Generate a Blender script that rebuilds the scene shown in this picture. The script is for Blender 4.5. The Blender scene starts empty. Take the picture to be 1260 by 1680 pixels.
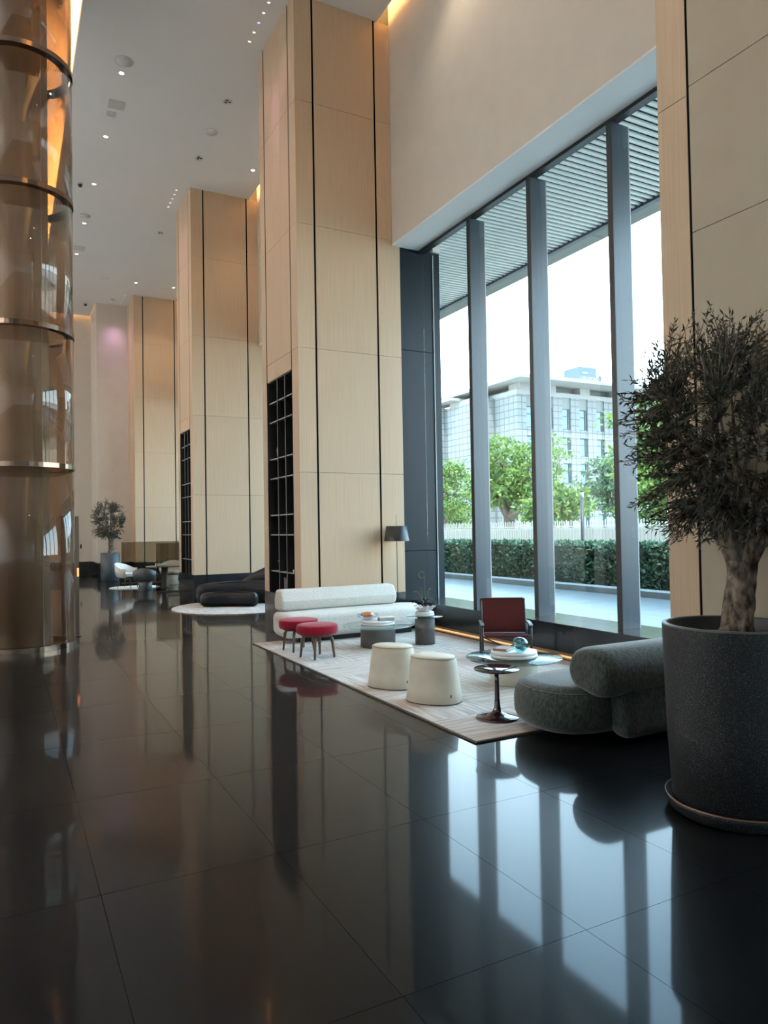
import bpy, math, random
from math import sin, cos, pi, radians, sqrt
from mathutils import Vector, Matrix
random.seed(7)
SC = bpy.context.scene
COL = SC.collection

# ------------------------------------------------------------------ camera
CAM_H, YAW, PITCH, ROLL, FPX = 1.6, 0.4832, 0.0228, -0.0168, 1179.06
fw = Vector((sin(YAW) * cos(PITCH), cos(YAW) * cos(PITCH), sin(PITCH)))
rt = Vector((cos(YAW), -sin(YAW), 0.0))
up = rt.cross(fw)
rt2 = rt * cos(ROLL) + up * sin(ROLL)
up2 = up * cos(ROLL) - rt * sin(ROLL)
cd = bpy.data.cameras.new('camera')
cam = bpy.data.objects.new('camera', cd)
COL.objects.link(cam)
R3 = Matrix((rt2, up2, -fw)).transposed()
cam.matrix_world = Matrix.Translation((0, 0, CAM_H)) @ R3.to_4x4()
cd.sensor_fit = 'VERTICAL'
cd.sensor_height = 36.0
cd.lens = FPX / 1680.0 * 36.0
cd.clip_start, cd.clip_end = 0.05, 600
SC.camera = cam

# ------------------------------------------------------------------ sky, sun, exposure
W = bpy.data.worlds.new('sky')
SC.world = W
W.use_nodes = True
nt = W.node_tree
nt.nodes.clear()
wo = nt.nodes.new('ShaderNodeOutputWorld')
bg = nt.nodes.new('ShaderNodeBackground')
tc = nt.nodes.new('ShaderNodeTexCoord')
sx = nt.nodes.new('ShaderNodeSeparateXYZ')
rp = nt.nodes.new('ShaderNodeValToRGB')
nt.links.new(tc.outputs['Generated'], sx.inputs[0])
nt.links.new(sx.outputs['Z'], rp.inputs[0])
rp.color_ramp.elements[0].position = 0.0
rp.color_ramp.elements[0].color = (0.93, 0.98, 1.0, 1)
rp.color_ramp.elements[1].position = 0.5
rp.color_ramp.elements[1].color = (0.52, 0.77, 1.0, 1)
nt.links.new(rp.outputs[0], bg.inputs[0])
bg.inputs[1].default_value = 7.4
nt.links.new(bg.outputs[0], wo.inputs[0])

sl = bpy.data.lights.new('sun', 'SUN')
sl.energy = 7.5
sl.angle = radians(1.0)
sl.color = (1.0, 0.94, 0.84)
sun = bpy.data.objects.new('sun', sl)
COL.objects.link(sun)
sun.location = (-20, -20, 60)
SUND = Vector((0.42, 0.60, -1.30))
sun.rotation_euler = SUND.to_track_quat('-Z', 'Y').to_euler()

vs = SC.view_settings
vs.view_transform = 'Standard'
vs.look = 'None'
vs.gamma = 1.0
vs.use_curve_mapping = False
vs.exposure = 0.5
cy = SC.cycles
cy.use_denoising = True
cy.use_adaptive_sampling = False
cy.max_bounces = 10
cy.diffuse_bounces = 4
cy.glossy_bounces = 4
cy.transmission_bounces = 6
cy.transparent_max_bounces = 24
cy.sample_clamp_indirect = 6.0
cy.caustics_reflective = False
cy.caustics_refractive = False
cy.blur_glossy = 0.5

# ------------------------------------------------------------------ materials
MATS = {}
def new_mat(name):
    m = bpy.data.materials.new(name)
    m.use_nodes = True
    MATS[name] = m
    return m, m.node_tree, m.node_tree.nodes['Principled BSDF']

def mat(name, col, rough=0.6, metal=0.0, spec=0.5, coat=0.0, coat_r=0.05, sheen=0.0, emit=None, es=0.0):
    m, t, b = new_mat(name)
    b.inputs['Base Color'].default_value = (*col, 1)
    b.inputs['Roughness'].default_value = rough
    b.inputs['Metallic'].default_value = metal
    b.inputs['Specular IOR Level'].default_value = spec
    b.inputs['Coat Weight'].default_value = coat
    b.inputs['Coat Roughness'].default_value = coat_r
    b.inputs['Sheen Weight'].default_value = sheen
    if emit:
        b.inputs['Emission Color'].default_value = (*emit, 1)
        b.inputs['Emission Strength'].default_value = es
    return m

def noise_mat(name, c0, c1, scale=(1, 1, 1), nscale=5.0, detail=4.0, rough=0.6, spec=0.4, bump=0.0, bdist=0.01,
              lo=0.3, hi=0.7, coat=0.0, sheen=0.0, metal=0.0, rand=0.0, coat_r=0.05):
    m, t, b = new_mat(name)
    n = t.nodes
    co = n.new('ShaderNodeTexCoord')
    mp = n.new('ShaderNodeMapping')
    mp.inputs['Scale'].default_value = scale
    no = n.new('ShaderNodeTexNoise')
    no.inputs['Scale'].default_value = nscale
    no.inputs['Detail'].default_value = detail
    ra = n.new('ShaderNodeValToRGB')
    ra.color_ramp.elements[0].position = lo
    ra.color_ramp.elements[0].color = (*c0, 1)
    ra.color_ramp.elements[1].position = hi
    ra.color_ramp.elements[1].color = (*c1, 1)
    L = t.links
    L.new(co.outputs['Object'], mp.inputs[0])
    L.new(mp.outputs[0], no.inputs['Vector'])
    L.new(no.outputs['Fac'], ra.inputs[0])
    src = ra.outputs[0]
    if rand:
        oi = n.new('ShaderNodeObjectInfo')
        mr = n.new('ShaderNodeMapRange')
        mr.inputs['To Min'].default_value = 1 - rand
        mr.inputs['To Max'].default_value = 1 + rand
        hs = n.new('ShaderNodeHueSaturation')
        L.new(oi.outputs['Random'], mr.inputs[0])
        L.new(mr.outputs[0], hs.inputs['Value'])
        L.new(src, hs.inputs['Color'])
        src = hs.outputs[0]
    L.new(src, b.inputs['Base Color'])
    b.inputs['Roughness'].default_value = rough
    b.inputs['Specular IOR Level'].default_value = spec
    b.inputs['Coat Weight'].default_value = coat
    b.inputs['Coat Roughness'].default_value = coat_r
    b.inputs['Sheen Weight'].default_value = sheen
    b.inputs['Metallic'].default_value = metal
    if bump:
        bu = n.new('ShaderNodeBump')
        bu.inputs['Strength'].default_value = bump
        bu.inputs['Distance'].default_value = bdist
        L.new(no.outputs['Fac'], bu.inputs['Height'])
        L.new(bu.outputs[0], b.inputs['Normal'])
    return m

def glass_mat(name, tint, ior=1.5, rough=0.0, extra=0.0):
    m = bpy.data.materials.new(name)
    m.use_nodes = True
    MATS[name] = m
    t = m.node_tree
    t.nodes.clear()
    o = t.nodes.new('ShaderNodeOutputMaterial')
    mx = t.nodes.new('ShaderNodeMixShader')
    tr = t.nodes.new('ShaderNodeBsdfTransparent')
    gl = t.nodes.new('ShaderNodeBsdfGlossy')
    lw = t.nodes.new('ShaderNodeLayerWeight')
    lw.inputs['Blend'].default_value = .5
    pw = t.nodes.new('ShaderNodeMath')
    pw.operation = 'POWER'
    pw.inputs[1].default_value = 5.0
    f0 = ((ior - 1) / (ior + 1)) ** 2 + extra
    ad = t.nodes.new('ShaderNodeMapRange')
    ad.inputs['To Min'].default_value = f0
    ad.inputs['To Max'].default_value = 1.0
    tr.inputs[0].default_value = (*tint, 1)
    gl.inputs['Roughness'].default_value = rough
    t.links.new(lw.outputs['Facing'], pw.inputs[0])
    t.links.new(pw.outputs[0], ad.inputs[0])
    t.links.new(ad.outputs[0], mx.inputs[0])
    t.links.new(tr.outputs[0], mx.inputs[1])
    t.links.new(gl.outputs[0], mx.inputs[2])
    t.links.new(mx.outputs[0], o.inputs[0])
    return m

def leaf_mat(name, c0, c1, trans=0.25, rough=0.55):
    m, t, b = new_mat(name)
    n = t.nodes
    L = t.links
    ge = n.new('ShaderNodeNewGeometry')
    ra = n.new('ShaderNodeValToRGB')
    ra.color_ramp.elements[0].color = (*c0, 1)
    ra.color_ramp.elements[1].color = (*c1, 1)
    L.new(ge.outputs['Random Per Island'], ra.inputs[0])
    L.new(ra.outputs[0], b.inputs['Base Color'])
    b.inputs['Roughness'].default_value = rough
    b.inputs['Specular IOR Level'].default_value = 0.3
    out = n['Material Output']
    tl = n.new('ShaderNodeBsdfTranslucent')
    L.new(ra.outputs[0], tl.inputs[0])
    mx = n.new('ShaderNodeMixShader')
    mx.inputs[0].default_value = trans
    L.new(b.outputs[0], mx.inputs[1])
    L.new(tl.outputs[0], mx.inputs[2])
    L.new(mx.outputs[0], out.inputs[0])
    return m

# polished dark granite tiles
def floor_mat():
    m, t, b = new_mat('granite')
    n, L = t.nodes, t.links
    co = n.new('ShaderNodeTexCoord')
    n1 = n.new('ShaderNodeTexNoise'); n1.inputs['Scale'].default_value = 160; n1.inputs['Detail'].default_value = 3
    ra = n.new('ShaderNodeValToRGB')
    ra.color_ramp.elements[0].position = .35; ra.color_ramp.elements[0].color = (.0030, .0036, .0044, 1)
    ra.color_ramp.elements[1].position = .75; ra.color_ramp.elements[1].color = (.0062, .0070, .0080, 1)
    ge = n.new('ShaderNodeNewGeometry')
    L.new(ge.outputs['Position'], n1.inputs['Vector'])
    L.new(n1.outputs['Fac'], ra.inputs[0])
    L.new(ra.outputs[0], b.inputs['Base Color'])
    b.inputs['Roughness'].default_value = .3
    b.inputs['Specular IOR Level'].default_value = .045
    b.inputs['Coat Weight'].default_value = .95
    b.inputs['Coat Roughness'].default_value = .055
    b.inputs['Coat IOR'].default_value = 1.21
floor_mat()
mat('joint', (.022, .022, .022), .5)
noise_mat('oak', (.545, .392, .258), (.635, .475, .328), (70, 70, .9), 1.3, 6, rough=.5, spec=.3, rand=.03, lo=.25, hi=.75, bump=.05, bdist=.003)
noise_mat('khaki_panel', (.42, .355, .265), (.45, .385, .29), (1, 1, 1), 3, 3, rough=.6, spec=.3)
mat('black_stone', (.018, .019, .021), .16, spec=.5)
mat('black_void', (.004, .004, .0045), .8, spec=.05)
noise_mat('black_metal', (0.0102, 0.01615, 0.0204), (0.0136, 0.0204, 0.0255), (1, 1, .4), 2.0, 2, rough=.38, spec=.22)
mat('mullion_metal', (0.0385, 0.0504, 0.063), .35, metal=.0, spec=.5)
mat('mullion_dark', (.008, .010, .012), .4)  # black head frame; also the painted shade on the mullions' room side
mat('lit_edge_metal', (.34, .36, .36), .45)  # pale tone that paints light onto the mullions' outer edge
noise_mat('plaster', (.66, .60, .53), (.69, .63, .555), (1, 1, 1), 3, 3, rough=.85, spec=.2)
noise_mat('ceiling_paint', (0.848, 0.8374, 0.8162), (0.8692, 0.8586, 0.8374), (1, 1, 1), .8, 2, rough=.9, spec=.2)
noise_mat('soffit_paint', (0.901, 0.9116, 0.9116), (0.9434, 0.954, 0.954), (1, 1, 1), 60, 2, rough=.8, spec=.2)
glass_mat('window_glass', (.90, .96, .97), 1.45)
glass_mat('table_glass', (.86, .94, .93), 1.5)
glass_mat('bronze_glass', (.77, .70, .63), 1.7)
glass_mat('smoked_glass', (.60, .56, .50), 1.5)
mat('bronze', (.22, .16, .12), .18, metal=1.0)
noise_mat('column_core', (.58, .50, .42), (.64, .56, .48), (14, 14, .3), 2, 4, rough=.42, spec=.5)
mat('warm_led', (1, .7, .35), .5, emit=(1.0, .50, .16), es=60)
mat('floor_led', (1, .7, .4), .5, emit=(1.0, .55, .24), es=.8)
mat('lamp_glow', (1, .9, .7), .5, emit=(1.0, .80, .52), es=5)
mat('violet_glow', (.7, .5, 1), .5, emit=(.42, .22, 1.0), es=2.0)
mat('accent_glow', (1, .9, .8), .5, emit=(1.0, .85, .7), es=1.5)
mat('orange_glow', (1, .4, .1), .5, emit=(1.0, .30, .10), es=1.6)
mat('bulb_glow', (1, .8, .6), .5, emit=(1.0, .78, .5), es=9)
mat('fitting_white', (.78, .77, .75), .5)
mat('fitting_grey', (.70, .68, .65), .5)
mat('fitting_dark', (.05, .045, .04), .5)
mat('black_satin', (.012, .013, .015), .4)
mat('black_leather', (.005, .006, .008), .42, spec=.22)
noise_mat('white_boucle', (.56, .535, .485), (.70, .67, .615), (1, 1, 1), 70, 4, rough=.95, spec=.1, bump=.7, bdist=.008, sheen=.1)
noise_mat('green_velvet', (.010, .020, .020), (.052, .066, .058), (1, 1, .5), 55, 5, rough=.8, spec=.2, bump=.35, bdist=.006, sheen=.35, lo=.36, hi=.66)
noise_mat('red_velvet', (0.195, 0.0045, 0.0165), (0.27, 0.0075, 0.0255), (1, 1, 1), 60, 3, rough=.8, spec=.1, sheen=.15)
noise_mat('walnut', (.085, .046, .026), (.14, .080, .046), (20, 20, 2), 2, 4, rough=.4, spec=.4)
mat('drum_grey', (.085, .079, .074), .55)
mat('drum_cream', (.60, .555, .46), .6)
noise_mat('tray_white', (.66, .65, .63), (.80, .79, .77), (1, 1, 1), 5, 3, rough=.4)
noise_mat('cream_leather', (.60, .545, .44), (.68, .62, .51), (1, 1, 1), 6, 4, rough=.55, spec=.35, bump=.08)
mat('cream_seam', (.42, .37, .29), .6)
mat('tag_metal', (.12, .11, .10), .3, metal=.8)
mat('oxblood_gloss', (.020, .006, .008), .07, spec=.6, coat=.6, coat_r=.03)
noise_mat('red_leather', (.048, .0045, .005), (.062, .0065, .007), (1, 1, 1), 30, 3, rough=.5, spec=.25)
noise_mat('planter_stone', (.002, .003, .004), (.070, .076, .084), (1, 1, 1), 150, 2, rough=.55, spec=.4, lo=.5, hi=.78, bump=.3, bdist=.002)
mat('planter_rim', (.05, .054, .056), .4)
mat('blue_planter', (.040, .055, .066), .5)
mat('copper_edge', (.18, .11, .075), .3, metal=.9)
noise_mat('soil', (.20, .15, .11), (.32, .25, .19), (1, 1, 1), 60, 4, rough=.95, bump=.6)
noise_mat('bark', (.028, .022, .018), (.27, .215, .165), (9, 9, 5), 2.6, 8, rough=.9, spec=.2, bump=.9, bdist=.02, lo=.36, hi=.66)
leaf_mat('olive_leaf', (.030, .034, .024), (.085, .090, .062), .12)
leaf_mat('hedge_leaf', (0.01512, 0.0567, 0.0378), (0.0756, 0.1575, 0.0945), .12)
leaf_mat('tree_leaf', (0.04347, 0.1063, 0.03381), (0.1932, 0.2608, 0.05313), .35)
leaf_mat('tree_leaf_blue', (0.03381, 0.08211, 0.04347), (0.1256, 0.1835, 0.08694), .3)
leaf_mat('orchid_leaf', (.008, .010, .010), (.03, .022, .026), .05)
mat('stem_green', (.12, .12, .045), .5)
noise_mat('outdoor_bark', (.06, .045, .035), (.16, .12, .09), (6, 6, 2), 3, 5, rough=.9)
noise_mat('terrace_stone', (0.105, 0.1197, 0.123), (0.123, 0.1378, 0.141), (1, .2, 1), 1.2, 4, rough=.35, spec=.35, rand=.03)
noise_mat('kerb_stone', (0.1882, 0.1976, 0.1976), (0.2446, 0.2541, 0.2493), (1, 1, 1), 40, 3, rough=.8)
noise_mat('ground', (.33, .33, .31), (.39, .39, .37), (1, 1, 1), .4, 4, rough=.9)
mat('hedge_core', (.010, .022, .014), .95)
mat('slat_cream', (.86, .85, .78), .5)
mat('canopy_dark', (.012, .014, .014), .8)
mat('canopy_beam', (.07, .09, .115), .5)
mat('fascia_cream', (0.2646, 0.252, 0.2142), .7)
noise_mat('facade_stone', (0.1441, 0.147, 0.1382), (0.1676, 0.1694, 0.1588), (1, 1, 1), .6, 3, rough=.8, rand=.05)
def facade_mat(name, c0, c1, cm):
    m, t, b = new_mat(name)
    n, L = t.nodes, t.links
    ge = n.new('ShaderNodeNewGeometry')
    sp = n.new('ShaderNodeSeparateXYZ'); ad = n.new('ShaderNodeMath'); cb = n.new('ShaderNodeCombineXYZ')
    br = n.new('ShaderNodeTexBrick')
    br.offset = 0.0
    br.inputs['Scale'].default_value = 1.0
    br.inputs['Color1'].default_value = (*c0, 1); br.inputs['Color2'].default_value = (*c1, 1); br.inputs['Mortar'].default_value = (*cm, 1)
    br.inputs['Mortar Size'].default_value = .07; br.inputs['Brick Width'].default_value = 1.1; br.inputs['Row Height'].default_value = .95
    L.new(ge.outputs['Position'], sp.inputs[0]); L.new(sp.outputs[0], ad.inputs[0]); L.new(sp.outputs[1], ad.inputs[1])
    L.new(ad.outputs[0], cb.inputs[0]); L.new(sp.outputs[2], cb.inputs[1]); L.new(cb.outputs[0], br.inputs['Vector'])
    L.new(br.outputs['Color'], b.inputs['Base Color'])
    b.inputs['Roughness'].default_value = .8
facade_mat('facade_tiles', (.135, .142, .140), (.150, .156, .152), (.070, .076, .078))
mat('facade_joint', (0.0819, 0.08505, 0.0819), .9)
mat('facade_spandrel', (0.1008, 0.1102, 0.1071), .6)
mat('facade_frame', (0.021, 0.0273, 0.0315), .5)
mat('facade_glass', (0.063, 0.1386, 0.2016), .15, spec=.6)
mat('roof_white', (0.1814, 0.1814, 0.1714), .7)
mat('roof_soffit', (0.2293, 0.225, 0.2072), .8)
mat('tower_blue', (0.02457, 0.05103, 0.08693), .4)
mat('tower_blue_light', (0.04158, 0.0756, 0.104), .35)
mat('letter_white', (0.2344, 0.2646, 0.2797), .6)
mat('barrier_white', (0.189, 0.1858, 0.1638), .6)
mat('picket_white', (0.2646, 0.2646, 0.2394), .6)
mat('post_grey', (0.0156, 0.0162, 0.0168), .5)
mat('post_light', (0.294, 0.294, 0.28), .4)
mat('pole_black', (.02, .022, .022), .5)
mat('amber_glass', (.62, .15, .03), .12, spec=.6, coat=.5)
glass_mat('clear_ornament', (.88, .92, .93), 1.6, extra=.06)
glass_mat('teal_ornament', (.42, .72, .76), 1.6, extra=.10)
mat('teal_solid', (.12, .36, .40), .2)
mat('book_white', (.70, .69, .66), .6)
mat('book_dark', (.055, .045, .042), .5)
mat('book_brown', (.22, .15, .11), .6)
mat('book_red', (.28, .05, .05), .6)
mat('book_violet', (.16, .12, .22), .6)
mat('page', (.62, .60, .55), .8)
mat('ceramic_white', (.70, .69, .66), .35)
mat('ceramic_grey', (.30, .29, .275), .5)
mat('shelf_metal', (.34, .335, .32), .45)
mat('rug_edge', (.10, .075, .06), .9)
mat('far_white', (.72, .71, .68), .7)
mat('far_dark', (.050, .058, .064), .5)
mat('far_brown', (.20, .15, .11), .4)
mat('shade_inner', (.75, .72, .66), .7)

def rug_mat():
    m, t, b = new_mat('rug')
    n, L = t.nodes, t.links
    co = n.new('ShaderNodeTexCoord')
    m1 = n.new('ShaderNodeMapping'); m1.inputs['Scale'].default_value = (2.2, 34, 1)
    m2 = n.new('ShaderNodeMapping'); m2.inputs['Scale'].default_value = (34, 2.2, 1)
    a = n.new('ShaderNodeTexNoise'); a.inputs['Scale'].default_value = 1.0; a.inputs['Detail'].default_value = 4
    c = n.new('ShaderNodeTexNoise'); c.inputs['Scale'].default_value = 1.0; c.inputs['Detail'].default_value = 4
    br = n.new('ShaderNodeTexChecker'); br.inputs['Scale'].default_value = 1.45
    mx = n.new('ShaderNodeMix'); mx.data_type = 'FLOAT'
    ra = n.new('ShaderNodeValToRGB')
    ra.color_ramp.elements[0].position = .28; ra.color_ramp.elements[0].color = (.34, .29, .26, 1)
    ra.color_ramp.elements[1].position = .66; ra.color_ramp.elements[1].color = (.66, .62, .58, 1)
    L.new(co.outputs['Object'], m1.inputs[0]); L.new(co.outputs['Object'], m2.inputs[0])
    L.new(co.outputs['Object'], br.inputs['Vector'])
    L.new(m1.outputs[0], a.inputs['Vector']); L.new(m2.outputs[0], c.inputs['Vector'])
    L.new(br.outputs['Fac'], mx.inputs[0]); L.new(a.outputs['Fac'], mx.inputs[2]); L.new(c.outputs['Fac'], mx.inputs[3])
    L.new(mx.outputs[0], ra.inputs[0]); L.new(ra.outputs[0], b.inputs['Base Color'])
    b.inputs['Roughness'].default_value = .95
    b.inputs['Specular IOR Level'].default_value = .1
    bu = n.new('ShaderNodeBump'); bu.inputs['Strength'].default_value = .4; bu.inputs['Distance'].default_value = .004
    L.new(mx.outputs[0], bu.inputs['Height']); L.new(bu.outputs[0], b.inputs['Normal'])
rug_mat()

# ------------------------------------------------------------------ helpers
class MB:
    def __init__(s):
        s.v, s.f, s.sm = [], [], []
    def add(s, vs_, fs, smooth=False):
        o = len(s.v)
        s.v += [tuple(p) for p in vs_]
        s.f += [tuple(i + o for i in q) for q in fs]
        s.sm += [smooth] * len(fs)
        return s
    def box(s, x0, x1, y0, y1, z0, z1):
        return s.add([(x0, y0, z0), (x1, y0, z0), (x1, y1, z0), (x0, y1, z0), (x0, y0, z1), (x1, y0, z1), (x1, y1, z1), (x0, y1, z1)],
                     [(0, 3, 2, 1), (4, 5, 6, 7), (0, 1, 5, 4), (1, 2, 6, 5), (2, 3, 7, 6), (3, 0, 4, 7)])
    def loft(s, rings, cap=True, smooth=True, closed=True):
        n = len(rings[0])
        vs_ = [p for r in rings for p in r]
        fs = []
        for i in range(len(rings) - 1):
            for j in range(n if closed else n - 1):
                k = (j + 1) % n
                fs.append((i * n + j, i * n + k, (i + 1) * n + k, (i + 1) * n + j))
        if cap:
            fs.append(tuple(reversed(range(n))))
            fs.append(tuple((len(rings) - 1) * n + j for j in range(n)))
        return s.add(vs_, fs, smooth)
    def lathe(s, prof, c=(0, 0, 0), n=40, cap=True, smooth=True, a0=0, a1=2 * pi):
        full = abs(a1 - a0 - 2 * pi) < 1e-6
        m = n if full else n + 1
        rings = [[(c[0] + r * cos(a0 + (a1 - a0) * j / n), c[1] + r * sin(a0 + (a1 - a0) * j / n), c[2] + z) for j in range(m)] for r, z in prof]
        return s.loft(rings, cap, smooth, full)
    def tube(s, pts, r, n=8, cap=True, smooth=True):
        pts = [Vector(p) for p in pts]
        rs = r if isinstance(r, (list, tuple)) else [r] * len(pts)
        rings = []
        ref = None
        for i, p in enumerate(pts):
            d = (pts[min(i + 1, len(pts) - 1)] - pts[max(i - 1, 0)])
            if d.length < 1e-9: d = Vector((0, 0, 1))
            d.normalize()
            if ref is None:
                ref = Vector((1, 0, 0)) if abs(d.x) < .8 else Vector((0, 1, 0))
            u = (ref - d * ref.dot(d)).normalized()
            ref = u
            w = d.cross(u)
            rings.append([tuple(p + (u * cos(2 * pi * j / n) + w * sin(2 * pi * j / n)) * rs[i]) for j in range(n)])
        return s.loft(rings, cap, smooth)
    def build(s, name, m, parent=None, loc=None, rz=0.0, bevel=0.0, seg=2):
        me = bpy.data.meshes.new(name)
        me.from_pydata(s.v, [], s.f)
        me.polygons.foreach_set('use_smooth', s.sm)
        me.materials.append(MATS[m])
        me.update()
        o = bpy.data.objects.new(name, me)
        COL.objects.link(o)
        if loc: o.location = loc
        o.rotation_euler[2] = rz
        if parent: o.parent = parent
        if bevel:
            b = o.modifiers.new('bevel', 'BEVEL')
            b.width = bevel; b.segments = seg; b.limit_method = 'ANGLE'
        return o

def tag(o, label, cat, group=None, kind=None):
    o['label'] = label
    o['category'] = cat
    if group: o['group'] = group
    if kind: o['kind'] = kind
    return o
def thing(name, label, cat, loc=(0, 0, 0), rz=0.0, group=None, kind=None):
    o = bpy.data.objects.new(name, None)
    o.empty_display_size = .1
    COL.objects.link(o)
    o.location = loc
    o.rotation_euler[2] = rz
    return tag(o, label, cat, group, kind)
def copy_tree(o, parent=None, **kw):
    c = o.copy()
    COL.objects.link(c)
    c.parent = parent
    for ch in [x for x in bpy.data.objects if x.parent == o]:
        copy_tree(ch, c)
    for k, v in kw.items():
        c[k] = v
    return c
def box(name, m, x0, x1, y0, y1, z0, z1, parent=None, bevel=0.0):
    return MB().box(x0, x1, y0, y1, z0, z1).build(name, m, parent, bevel=bevel)
def offset_poly(P, d):
    """inward offset of a closed, counter-clockwise outline"""
    n = len(P)
    out = []
    for i in range(n):
        a, b, c = Vector(P[i - 1]), Vector(P[i]), Vector(P[(i + 1) % n])
        t = (c - a).normalized()
        out.append((b.x - t.y * d, b.y + t.x * d))
    return out
def soft_slab(mb, P, z0, z1, r, dome=0.0, steps=6, rb=None):
    """cushion: outline P (2-D, ccw), rounded at the lower and upper edge"""
    rb = r if rb is None else rb
    rings = []
    for i in range(steps + 1):
        a = pi / 2 * i / steps
        Q = offset_poly(P, rb * (1 - sin(a)))
        rings.append([(x, y, z0 + rb * (1 - cos(a))) for x, y in Q])
    for i in range(steps + 1):
        a = pi / 2 * i / steps
        Q = offset_poly(P, r * (1 - cos(a)))
        rings.append([(x, y, z1 - r * (1 - sin(a))) for x, y in Q])
    cx = sum(p[0] for p in P) / len(P); cyy = sum(p[1] for p in P) / len(P)
    Q = offset_poly(P, r)
    for k in (.7, .35, .05):
        rings.append([(cx + (x - cx) * k, cyy + (y - cyy) * k, z1 + dome * (1 - k * k)) for x, y in Q])
    return mb.loft(rings)
def superell(a, b, e=2.6, n=56, cx=0, cyy=0, rot=0):
    out = []
    for i in range(n):
        t = 2 * pi * i / n
        x = a * abs(cos(t)) ** (2 / e) * (1 if cos(t) >= 0 else -1)
        y = b * abs(sin(t)) ** (2 / e) * (1 if sin(t) >= 0 else -1)
        out.append((cx + x * cos(rot) - y * sin(rot), cyy + x * sin(rot) + y * cos(rot)))
    return out
def smooth_poly(C, n=10):
    """closed Catmull-Rom outline through control points"""
    out = []
    m = len(C)
    for i in range(m):
        p0, p1, p2, p3 = [Vector(C[(i + k - 1) % m]) for k in range(4)]
        for j in range(n):
            t = j / n
            q = .5 * ((2 * p1) + (-p0 + p2) * t + (2 * p0 - 5 * p1 + 4 * p2 - p3) * t * t + (-p0 + 3 * p1 - 3 * p2 + p3) * t ** 3)
            out.append((q.x, q.y))
    return out
def bez(p0, p1, p2, n=8):
    p0, p1, p2 = Vector(p0), Vector(p1), Vector(p2)
    return [p0 * (1 - t) ** 2 + p1 * 2 * t * (1 - t) + p2 * t * t for t in [i / n for i in range(n + 1)]]

# ------------------------------------------------------------------ main dimensions
XP, XR = 3.98, 5.80           # hall face and window-side end of the pillars
ZC, ZB = 9.97, 0.55           # ceiling, top of the stone base
ROWS = [0.55, 2.485, 4.42, 6.36, 8.30, 9.97]
PIERS = [(1.68, 3.43), (10.34, 12.10), (17.45, 19.12), (26.32, 27.78)]
YBACK, YFAR = -7.0, 29.75
XLEFT = -6.0
ZROOF = 10.42

# ------------------------------------------------------------------ floor
floor = thing('floor', 'polished dark granite tiled floor reflecting the windows', 'floor', kind='structure')
box('sub_floor', 'joint', XLEFT, 6.45, YBACK, 30.2, -.12, -.021, floor)
TX0, TY0, TW, TD = -1.30, 0.94, .83, 1.25
NX, NY = 8, 23
me_t = None
gap = .0022
for i in range(NX):
    for j in range(NY):
        if me_t is None:
            b = MB().box(gap / 2, TW - gap / 2, gap / 2, TD - gap / 2, -.02, 0)
            o = b.build('floor_tile', 'granite', floor)
            me_t = o.data
        else:
            o = bpy.data.objects.new('floor_tile', me_t)
            COL.objects.link(o)
            o.parent = floor
        o.location = (TX0 + i * TW, TY0 + j * TD, 0)
tx1, ty1 = TX0 + NX * TW, TY0 + NY * TD
rest = MB()
rest.box(XLEFT, TX0, YBACK, 30.2, -.02, 0)
rest.box(tx1, 6.45, YBACK, 30.2, -.02, 0)
rest.box(TX0, tx1, YBACK, TY0, -.02, 0)
rest.box(TX0, tx1, ty1, 30.2, -.02, 0)
rest.build('floor_margin', 'granite', floor)

# ------------------------------------------------------------------ ceiling with two warm coves
ceil = thing('ceiling', 'high pale grey plaster ceiling with warm cove slots', 'ceiling', kind='structure')
box('ceiling_slab', 'ceiling_paint', 1.09, 5.44, YBACK, 27.78, ZC, ZC + .14, ceil)
box('ceiling_slab', 'ceiling_paint', 1.09, 2.86, 27.78, 29.58, ZC, ZC + .14, ceil)
box('ceiling_slab', 'ceiling_paint', XLEFT, .55, YBACK, 29.58, ZC, ZC + .14, ceil)
box('cove_top', 'soffit_paint', XLEFT, 5.66, YBACK, 30.2, ZROOF, ZROOF + .1, ceil)
box('cove_side', 'soffit_paint', .52, .55, YBACK, 29.58, ZC + .14, ZROOF, ceil)
for nm, a in (('right', (5.37, 5.41, YBACK + .2, 27.7)), ('left', (1.13, 1.17, YBACK + .2, 29.4))):
    box('cove_light', 'warm_led', a[0], a[1], a[2], a[3], ZC + .145, ZC + .165, ceil)
box('cove_light', 'warm_led', 1.3, 2.75, 29.48, 29.52, ZC + .145, ZC + .165, ceil)
box('cove_light', 'warm_led', 2.76, 2.80, 27.9, 29.4, ZC + .145, ZC + .165, ceil)

roof = box('roof', 'facade_stone', XLEFT - .3, 6.62, -30, 48, ZROOF + .12, 20.0)
tag(roof, 'pale upper storeys of the building above the lobby', 'roof', kind='structure')

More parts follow.
